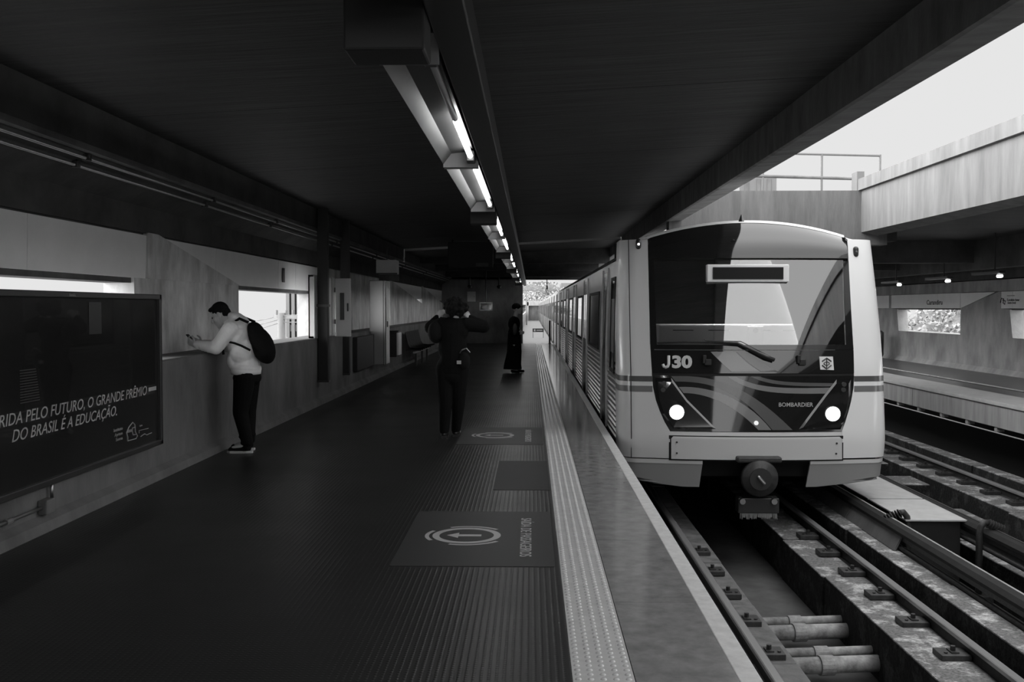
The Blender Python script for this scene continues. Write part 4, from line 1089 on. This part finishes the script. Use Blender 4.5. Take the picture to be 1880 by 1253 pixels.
for i, (px_, Y, r, top, lab) in enumerate(((968, 150, 4.5, 540, 'hazy tree left of the far walkway'), (990, 165, 5.5, 532, 'round hazy tree straight above the far walkway'), (1015, 160, 5, 538, 'hazy tree above the far end of the train'), (1005, 190, 8, 522, 'tallest hazy tree on the rise behind the others'), (1040, 185, 7, 524, 'hazy tree rising over the train roof'))):
    p = at_y(px_, top, Y); tree(p.x, Y, -9, r, p.z+9, lab, 2200, .3, g)

# ================================================================ PEOPLE
def rotY(a): return Matrix.Rotation(a, 3, 'Y')
def hand(mb, w, d, side, palm_n, curl=.6, s=1.0):
    """hand at wrist w pointing along d; palm_n palm normal; side = thumb direction"""
    w = Vector(w); d = Vector(d).normalized(); n = Vector(palm_n).normalized(); t = n.cross(d).normalized()*side
    for k, o in enumerate((-.030, -.010, .010, .030)): mb.cap(w+t*o*.6*s, .013*s, w+d*.085*s+t*o*s, .0125*s, 8)
    for k, (o, L) in enumerate(((-.030, .062), (-.010, .076), (.010, .083), (.030, .072))):
        b = w+d*.088*s+t*o*s; r = .0085*s; p = b; dd = d.copy(); q = r
        for j, f in enumerate((.45, .32, .23)):
            dd = (dd*math.cos(curl*(.5+.25*j))+n*math.sin(curl*(.5+.25*j))).normalized(); p2 = p+dd*L*f*s; mb.cap(p, q, p2, q*.92, 8); p = p2; q *= .92
    b = w+d*.025*s+t*.034*s; m1 = b+(d*.7+t*.6+n*.3).normalized()*.042*s; m2 = m1+(d*.9+t*.05+n*.45).normalized()*.034*s
    mb.cap(b, .013*s, m1, .011*s, 8); mb.cap(m1, .011*s, m2, .009*s, 8)

def head(mb, c, R, s=1.0, ears=True):
    """head centre c (ear level), R: columns = forward, left, up"""
    A = lambda f, l, u: Vector(c)+(R @ Vector((f, l, u)))*s
    mb.ell(A(-.012, 0, .035), (.098*s, .077*s, .098*s), R)
    mb.ell(A(.035, 0, -.02), (.062*s, .062*s, .085*s), R)
    mb.ell(A(.045, 0, -.075), (.042*s, .045*s, .04*s), R)
    mb.ell(A(.075, 0, -.105), (.022*s, .026*s, .018*s), R)
    mb.cap(A(.088, 0, .02), .010*s, A(.112, 0, -.022), .0145*s, 8)
    mb.ell(A(.108, 0, -.030), (.014*s, .018*s, .010*s), R)
    mb.cap(A(.078, .035, .035), .012*s, A(.086, 0, .032), .012*s, 8); mb.cap(A(.078, -.035, .035), .012*s, A(.086, 0, .032), .012*s, 8)
    mb.cap(A(.090, .02, -.060), .008*s, A(.090, -.02, -.060), .008*s, 8); mb.cap(A(.088, .016, -.074), .009*s, A(.088, -.016, -.074), .009*s, 8)
    mb.ell(A(.055, .045, -.02), (.03*s, .02*s, .028*s), R); mb.ell(A(.055, -.045, -.02), (.03*s, .02*s, .028*s), R)
    if ears:
        for l in (1, -1):
            mb.ell(A(-.008, l*.078, -.005), (.02*s, .011*s, .034*s), R)
    return A

# --- man leaning on the ledge, facing -X
def man():
    Y = 10.6; B = Vector((-3.05, Y, 0))
    def W(px, py, dy=0.0):
        q = at_y(px, py, Y+dy); return Vector((q.x, Y+dy, q.z))-B
    t = thing('person', 'man in pale hoodie and dark trousers leaning on the left ledge over a phone', 'person', tuple(B))
    hc = W(405, 579); fwd = Vector((-.86, 0, -.50)).normalized(); up = Vector((-.50, 0, .86)).normalized(); left = up.cross(fwd)
    R = Matrix((fwd, left, up)).transposed()
    b = MB(); A = head(b, hc, R, 1.0)
    neck0 = W(424, 594)
    b.cap(hc-fwd*.03-up*.04, .058, neck0, .062)
    hip = W(452, 690); chest = W(437, 620)
    b.ell(chest, (.11, .17, .16), rotY(.5)); b.ell((hip+chest)/2, (.11, .15, .15), rotY(.3)); b.ell(hip, (.12, .16, .12))
    b.cap(chest, .12, hip, .125); b.cap(neck0, .06, chest, .11)
    arms = []
    for sg in (-1, 1):
        sh = W(432, 604)+Vector((0, sg*.18, 0)); el = W(409, 640)+Vector((0, sg*.23, .0)); wr = W(366, 634)+Vector((0, sg*.11, 0))
        b.cap(sh, .05, el, .042); b.cap(el, .042, wr, .028)
        hd = (W(350, 626)-W(366, 634)); hd.y = -sg*.035
        hand(b, wr+hd*.05, hd, -sg*1, Vector((.35, -sg*.75, .2)), .9)
        arms.append((sh, el, wr))
    legs = []
    for sg in (-1, 1):
        h_ = hip+Vector((0, sg*.09, -.03)); k_ = W(449, 756)+Vector((.015*sg, sg*.10, 0)); a_ = W(456, 822)+Vector((-.02*sg, sg*.11, 0)); a_.z = .09
        b.cap(h_, .085, k_, .055); b.cap(k_, .055, a_, .04); b.cap(a_, .04, a_+Vector((-.15, 0, -.045)), .03)
        legs.append((h_, k_, a_))
    body = b.build('body', M_SKIN, t, remesh=.0045, sm=3, smooth=True)
    # hair cap: short back and sides
    hb = MB(); hb.ell(A(-.020, 0, .048), (.100, .081, .094), R); hb.ell(A(-.06, 0, .0), (.058, .07, .07), R); hb.ell(A(.05, 0, .098), (.042, .055, .026), R)
    hb.cap(A(.074, .025, .098), .011, A(.074, -.025, .098), .011)
    hb.build('hair', M_HAIR, t, remesh=.006, sm=2, smooth=True)
    for sg in (-1, 1):
        MB().ell(A(.083, sg*.030, .012), (.009, .013, .009), R, 10, 6).build('eye', M_BLACK, t, smooth=True)
    MB().tube([A(.005, .082, -.01), A(.03, .082, -.06), A(.03, .06, -.13), A(.0, .03, -.22)], .0028, 5).build('earphone_cable', M_TWHITE, t)
    # hoodie
    hd_ = MB()
    hd_.ell(chest, (.150, .215, .185), rotY(.5)); hd_.ell(W(448, 645), (.155, .20, .17), rotY(.3))
    hd_.cap(W(437, 612), .135, W(452, 672), .150); hd_.ell(W(452, 676), (.158, .205, .06)); hd_.ell(W(440, 598), (.13, .17, .09), rotY(.6))
    hd_.ell(W(431, 662), (.075, .14, .12))
    hd_.ell(W(434, 583), (.095, .11, .055), rotY(.35)); hd_.ell(W(423, 592), (.07, .085, .045), rotY(-.2)); hd_.ell(W(444, 590), (.09, .12, .06), rotY(.6))
    for (sh, el, wr) in arms:
        hd_.cap(sh, .088, el+Vector((0,0,.012)), .070); hd_.cap(el+Vector((0,0,.012)), .070, wr+Vector((.02,0,.01)), .047)
        for j in range(5):
            q = el.lerp(wr, .30+.15*j)+Vector((0,0,.01)); ax = (wr-el).normalized()
            hd_.ell(q, (.016, .066-.004*j, .066-.004*j), Matrix.Rotation(.35, 3, 'Y'))
        q = sh.lerp(el, .85); hd_.ell(q+Vector((-.03,0,.03)), (.04, .06, .05))
    hd_.build('hoodie', M_HOOD, t, remesh=.008, sm=3, smooth=True)
    hb = MB(); hb.tube([W(452, 679)+Vector((0,0,.01)), W(452, 687)], [.158, .150], 28); ob = hb.build('hoodie_hem', M_HOOD, t, smooth=True)
    for v in ob.data.vertices: v.co.y = v.co.y*1.30
    tr = MB(); tr.ell(W(454, 694), (.148, .19, .10))
    for (h_, k_, a_) in legs:
        tr.cap(h_+Vector((.01,0,.02)), .118, k_, .082); tr.cap(k_, .082, a_+Vector((0,0,.03)), .062); tr.ell(a_+Vector((-.005,0,.02)), (.068, .064, .035)); tr.ell(k_.lerp(a_, .75), (.075, .066, .03))
    tr.build('trousers', M_CLOTH, t, remesh=.009, sm=2, smooth=True)
    for (h_, k_, a_) in legs:
        s = MB(); s.ell(a_+Vector((-.01,0,-.03)), (.055, .048, .055)); s.cap(a_+Vector((-.02,0,-.045)), .045, a_+Vector((-.17,0,-.055)), .034)
        so = s.build('shoe', M_CLOTH, t, remesh=.008, sm=2, smooth=True)
        q = MB(); x0, x1 = a_.x-.215, a_.x+.06
        q.prism([(x0, a_.y-.02), (x0+.04, a_.y-.05), (x1-.06, a_.y-.042), (x1, a_.y-.02), (x1, a_.y+.02), (x1-.06, a_.y+.042), (x0+.04, a_.y+.05), (x0, a_.y+.02)], 0, .028, 'z').build('sole', M_SOLE, so, bevel=.006)
    # phone
    pc = W(352, 624); ax = (W(361, 633)-W(346, 616)).normalized()
    q = MB(); n = Vector((ax.z, 0, -ax.x)); Rm = Matrix((ax, Vector((0,1,0)), n)).transposed().to_4x4()
    ph = q.box(-.075, .075, -.037, .037, -.006, .006, Matrix.Translation(B+pc) @ Rm).build('phone', M_BLACK, origin=B+pc, bevel=.004)
    tag(ph, 'black phone held by the man leaning on the ledge', 'phone')
    # backpack
    bp = thing('backpack', 'black rounded backpack on the back of the man in the pale hoodie', 'backpack', tuple(B+W(484, 660)))
    o2 = W(484, 660)
    m = MB(); ang = -.42
    m.ell(W(481, 634)-o2, (.125, .155, .215), rotY(ang)); m.ell(W(470, 612)-o2, (.09, .14, .13), rotY(ang)); m.ell(W(487, 645)-o2, (.105, .15, .12), rotY(ang))
    m.build('bag', M_CLOTH, bp, remesh=.009, sm=3, smooth=True)
    for sg in (-1, 1):
        yy = Vector((0, sg*.13, 0)); y3 = Vector((0, sg*.215, 0))
        m = MB(); m.tube([W(470, 642)+y3-o2, W(455, 634)+y3*1.05-o2, W(441, 629)+y3*1.0-o2, W(430, 627)+y3*.95-o2], .013, 6); m.build('lower_strap', M_CLOTH, bp)
        m = MB(); m.tube([W(419, 650)+y3*.75-o2, W(418, 640)+y3*.78-o2, W(418, 632)+y3*.8-o2], .013, 6); m.build('front_strap', M_CLOTH, bp)
        m = MB(); m.tube([W(462, 592)+yy-o2, W(446, 585)+yy-o2, W(436, 592)+yy-o2], .016, 6); m.build('shoulder_strap', M_CLOTH, bp)
    return t
man()

# --- curly haired person, back view, both hands at the collar
def woman():
    Y = 11.8; B = Vector((at_y(828, 800, Y).x, Y, 0))
    def W(px, py, dy=0.0):
        q = at_y(px, py, Y); return Vector((q.x, Y+dy, q.z))-B
    t = thing('person', 'curly haired person in black seen from behind with both elbows raised', 'person', tuple(B))
    R = Matrix(((0,1,0), (-1,0,0), (0,0,1))).transposed().inverted()
    fwd = Vector((0,1,0)); up = Vector((0,0,1)); left = Vector((-1,0,0)); R = Matrix((fwd, left, up)).transposed()
    hc = W(838, 566); b = MB(); A = head(b, hc, R, .95)
    neck = W(836, 584); chest = W(832, 612); hip = W(830, 672)
    b.cap(hc-up*.06, .052, neck, .055); b.ell(chest, (.15, .10, .15)); b.ell((chest+hip)/2, (.125, .09, .16)); b.ell(hip, (.155, .11, .12)); b.cap(neck, .055, chest, .1)
    arms = []
    for sg in (-1, 1):
        sh = W(834+sg*21, 596); el = W(790, 602, .10) if sg < 0 else W(886, 600, .12); wr = W(800, 585, .17) if sg < 0 else W(863, 585, .06)
        b.cap(sh, .05, el, .04); b.cap(el, .04, wr, .026)
        hand(b, wr, (W(806, 578, .15)-wr) if sg < 0 else (W(855, 577, .02)-wr), sg, Vector((0, .6, -.6)), .8)
        arms.append((sh, el, wr))
    legs = []
    for sg in (-1, 1):
        h_ = hip+Vector((sg*.085, 0, -.04)); k_ = W(830+sg*11.5, 742, .03*sg); a_ = W(826+sg*10, 795, .10 if sg > 0 else -.02); a_.z = .09
        b.cap(h_, .085, k_, .055); b.cap(k_, .055, a_, .038); b.cap(a_, .038, a_+Vector((sg*.02, .15, -.05)), .028); legs.append((h_, k_, a_))
    b.build('body', M_SKIN, t, remesh=.006, sm=3, smooth=True)
    hb = MB()
    rn = random.Random(3)
    hb.ell(W(838, 563)+Vector((0, -.02, 0)), (.135, .12, .115))
    for i in range(70):
        d_ = Vector((rn.gauss(0,1), rn.gauss(0,1), rn.gauss(0,1))).normalized()
        if d_.y > .55 and d_.z < .2: continue
        hb.ell(W(838, 564)+Vector((0, -.02, 0))+Vector((d_.x*.130, d_.y*.115, d_.z*.110)), (.028, .028, .028), None, 8, 6)
    hb.build('hair', M_HAIR, t, remesh=.007, sm=1, smooth=True)
    jk = MB(); jk.ell(chest+Vector((0,0,.03)), (.185, .135, .17)); jk.cap(chest, .145, hip, .150); jk.ell(W(831, 640), (.175, .13, .2)); jk.ell(hip+Vector((0,0,-.02)), (.19, .14, .16)); jk.ell(W(835, 592), (.15, .095, .055))
    for (sh, el, wr) in arms: jk.cap(sh, .085, el, .078); jk.cap(el, .082, wr, .045)
    jk.build('jacket', M_CLOTH, t, remesh=.009, sm=3, smooth=True)
    tr = MB(); tr.ell(hip+Vector((0,0,-.12)), (.165, .13, .12))
    for (h_, k_, a_) in legs: tr.cap(h_, .115, k_, .078); tr.cap(k_, .078, a_, .058)
    tr.build('trousers', M_CLOTH, t, remesh=.009, sm=2, smooth=True)
    for (h_, k_, a_) in legs:
        s = MB(); s.cap(a_+Vector((0,0,.06)), .05, a_+Vector((0,0,-.04)), .047); s.cap(a_+Vector((0,-.01,-.05)), .04, a_+Vector((.01,.15,-.055)), .034)
        so = s.build('boot', mat('patent_boot', .012, .2, .6) if 'patent_boot' not in bpy.data.materials else bpy.data.materials['patent_boot'], t, remesh=.009, sm=2, smooth=True)
        MB().box(a_.x-.035, a_.x+.035, a_.y-.05, a_.y+.0, 0, .03).build('heel', M_BLACK, so)
    # hip bag
    hb_ = thing('hip_bag', 'black bag with chain on the right hip of the curly haired person', 'bag', tuple(B+W(853, 662, -.10)))
    o2 = W(853, 662, -.10)
    MB().ell((0,0,0), (.075, .06, .105)).build('pouch', M_CLOTH2, hb_, remesh=.009, sm=1, smooth=True)
    MB().box(-.08, -.03, -.075, -.055, -.035, .005).build('tag', M_SIGNG, hb_)
    MB().tube([(-.05, -.02, .09), (-.02, -.05, .13), (.03, -.05, .15), (.07, -.02, .10)], .008, 6).build('chain', M_STEEL, hb_)
    sb = thing('shoulder_bag', 'black round bag at the left side of the curly haired person', 'bag', tuple(B+W(801, 610, -.02)))
    MB().ell((0,0,0), (.10, .09, .135)).build('bag', M_CLOTH2, sb, remesh=.01, sm=1, smooth=True)
    MB().tube([(.0,0,.12), (.06,-.02,.17), (.12,-.03,.16)], .012, 6).build('strap', M_CLOTH2, sb)
woman()

# --- third person in a long dark skirt
def standing():
    Y = 23.6; B = Vector((at_y(945, 685, Y).x, Y, 0))
    def W(px, py, dy=0.0):
        q = at_y(px, py, Y); return Vector((q.x, Y+dy, q.z))-B
    t = thing('person', 'dark figure in cap and long skirt standing by the tactile strip far down the platform', 'person', tuple(B))
    fwd = Vector((1,0,0)); up = Vector((0,0,1)); left = Vector((0,1,0)); R = Matrix((fwd, left, up)).transposed()
    hc = W(949, 568); b = MB(); A = head(b, hc, R, .95)
    neck = W(947, 578); chest = W(944, 595); hip = W(944, 627)
    b.cap(hc-up*.06, .05, neck, .052); b.ell(chest, (.11, .16, .16)); b.ell((chest+hip)/2, (.10, .13, .18)); b.ell(hip, (.12, .15, .12)); b.cap(neck, .052, chest, .09)
    arms = []
    for sg in (-1, 1):
        sh = chest+Vector((0, sg*.18, .10)); el = W(940, 608)+Vector((0, sg*.22, 0)); wr = W(950, 612)+Vector((.02, sg*.12, 0))
        b.cap(sh, .047, el, .04); b.cap(el, .04, wr, .027); hand(b, wr, (1, -sg*.2, .1), sg, (0, -sg, 0), .7); arms.append((sh, el, wr))
    legs = []
    for sg in (-1, 1):
        h_ = hip+Vector((0, sg*.08, -.04)); a_ = Vector((.0+sg*.05, sg*.09, .09)); k_ = h_.lerp(a_, .5)+Vector((.02,0,0))
        b.cap(h_, .08, k_, .052); b.cap(k_, .052, a_, .038); b.cap(a_, .038, a_+Vector((.14, 0, -.05)), .028); legs.append(a_)
    b.build('body', M_SKIN, t, remesh=.008, sm=2, smooth=True)
    c = MB(); c.ell(A(-.015, 0, .06), (.108, .088, .09), R); c.build('cap', M_CLOTH, t, remesh=.01, sm=1, smooth=True)
    MB().box(hc.x+.05, hc.x+.16, -.06, .06, hc.z+.05, hc.z+.065).build('cap_brim', M_CLOTH, t)
    co = MB(); co.ell(chest, (.145, .20, .19)); co.ell((chest+hip)/2, (.14, .18, .2)); co.ell(hip, (.155, .185, .15))
    for (sh, el, wr) in arms: co.cap(sh, .08, el, .065); co.cap(el, .065, wr, .045)
    co.build('coat', M_CLOTH, t, remesh=.012, sm=2, smooth=True)
    sk = MB(); zs = [.09, .2, .5, .8, 1.0]; rx = [.215, .20, .17, .155, .14]; n = 26; rows = []
    for z_, r_ in zip(zs, rx): rows.append([(math.cos(2*math.pi*k/n)*r_*(1+.05*math.sin(6*math.pi*k/n*2))-(.05 if z_ < .3 else .01), math.sin(2*math.pi*k/n)*r_*.95, z_) for k in range(n+1)])
    sk.grid(rows); sk.build('skirt', M_CLOTH, t, smooth=True)
    for a_ in legs:
        s = MB(); s.cap(a_+Vector((0,0,-.04)), .045, a_+Vector((.15,0,-.055)), .033); s.build('shoe', M_CLOTH, t, remesh=.01, sm=1, smooth=True)
    hb = thing('handbag', 'small grey bag held by the figure in the long skirt', 'bag', tuple(B+W(945, 604, -.24)))
    MB().ell((0,0,0), (.06, .05, .14)).build('pouch', mat('grey_bag', .05, .4), hb, smooth=True)
    MB().tube([(-.03,0,.12), (0,0,.2), (.03,0,.12)], .008, 6).build('strap', M_CLOTH, hb)
standing()
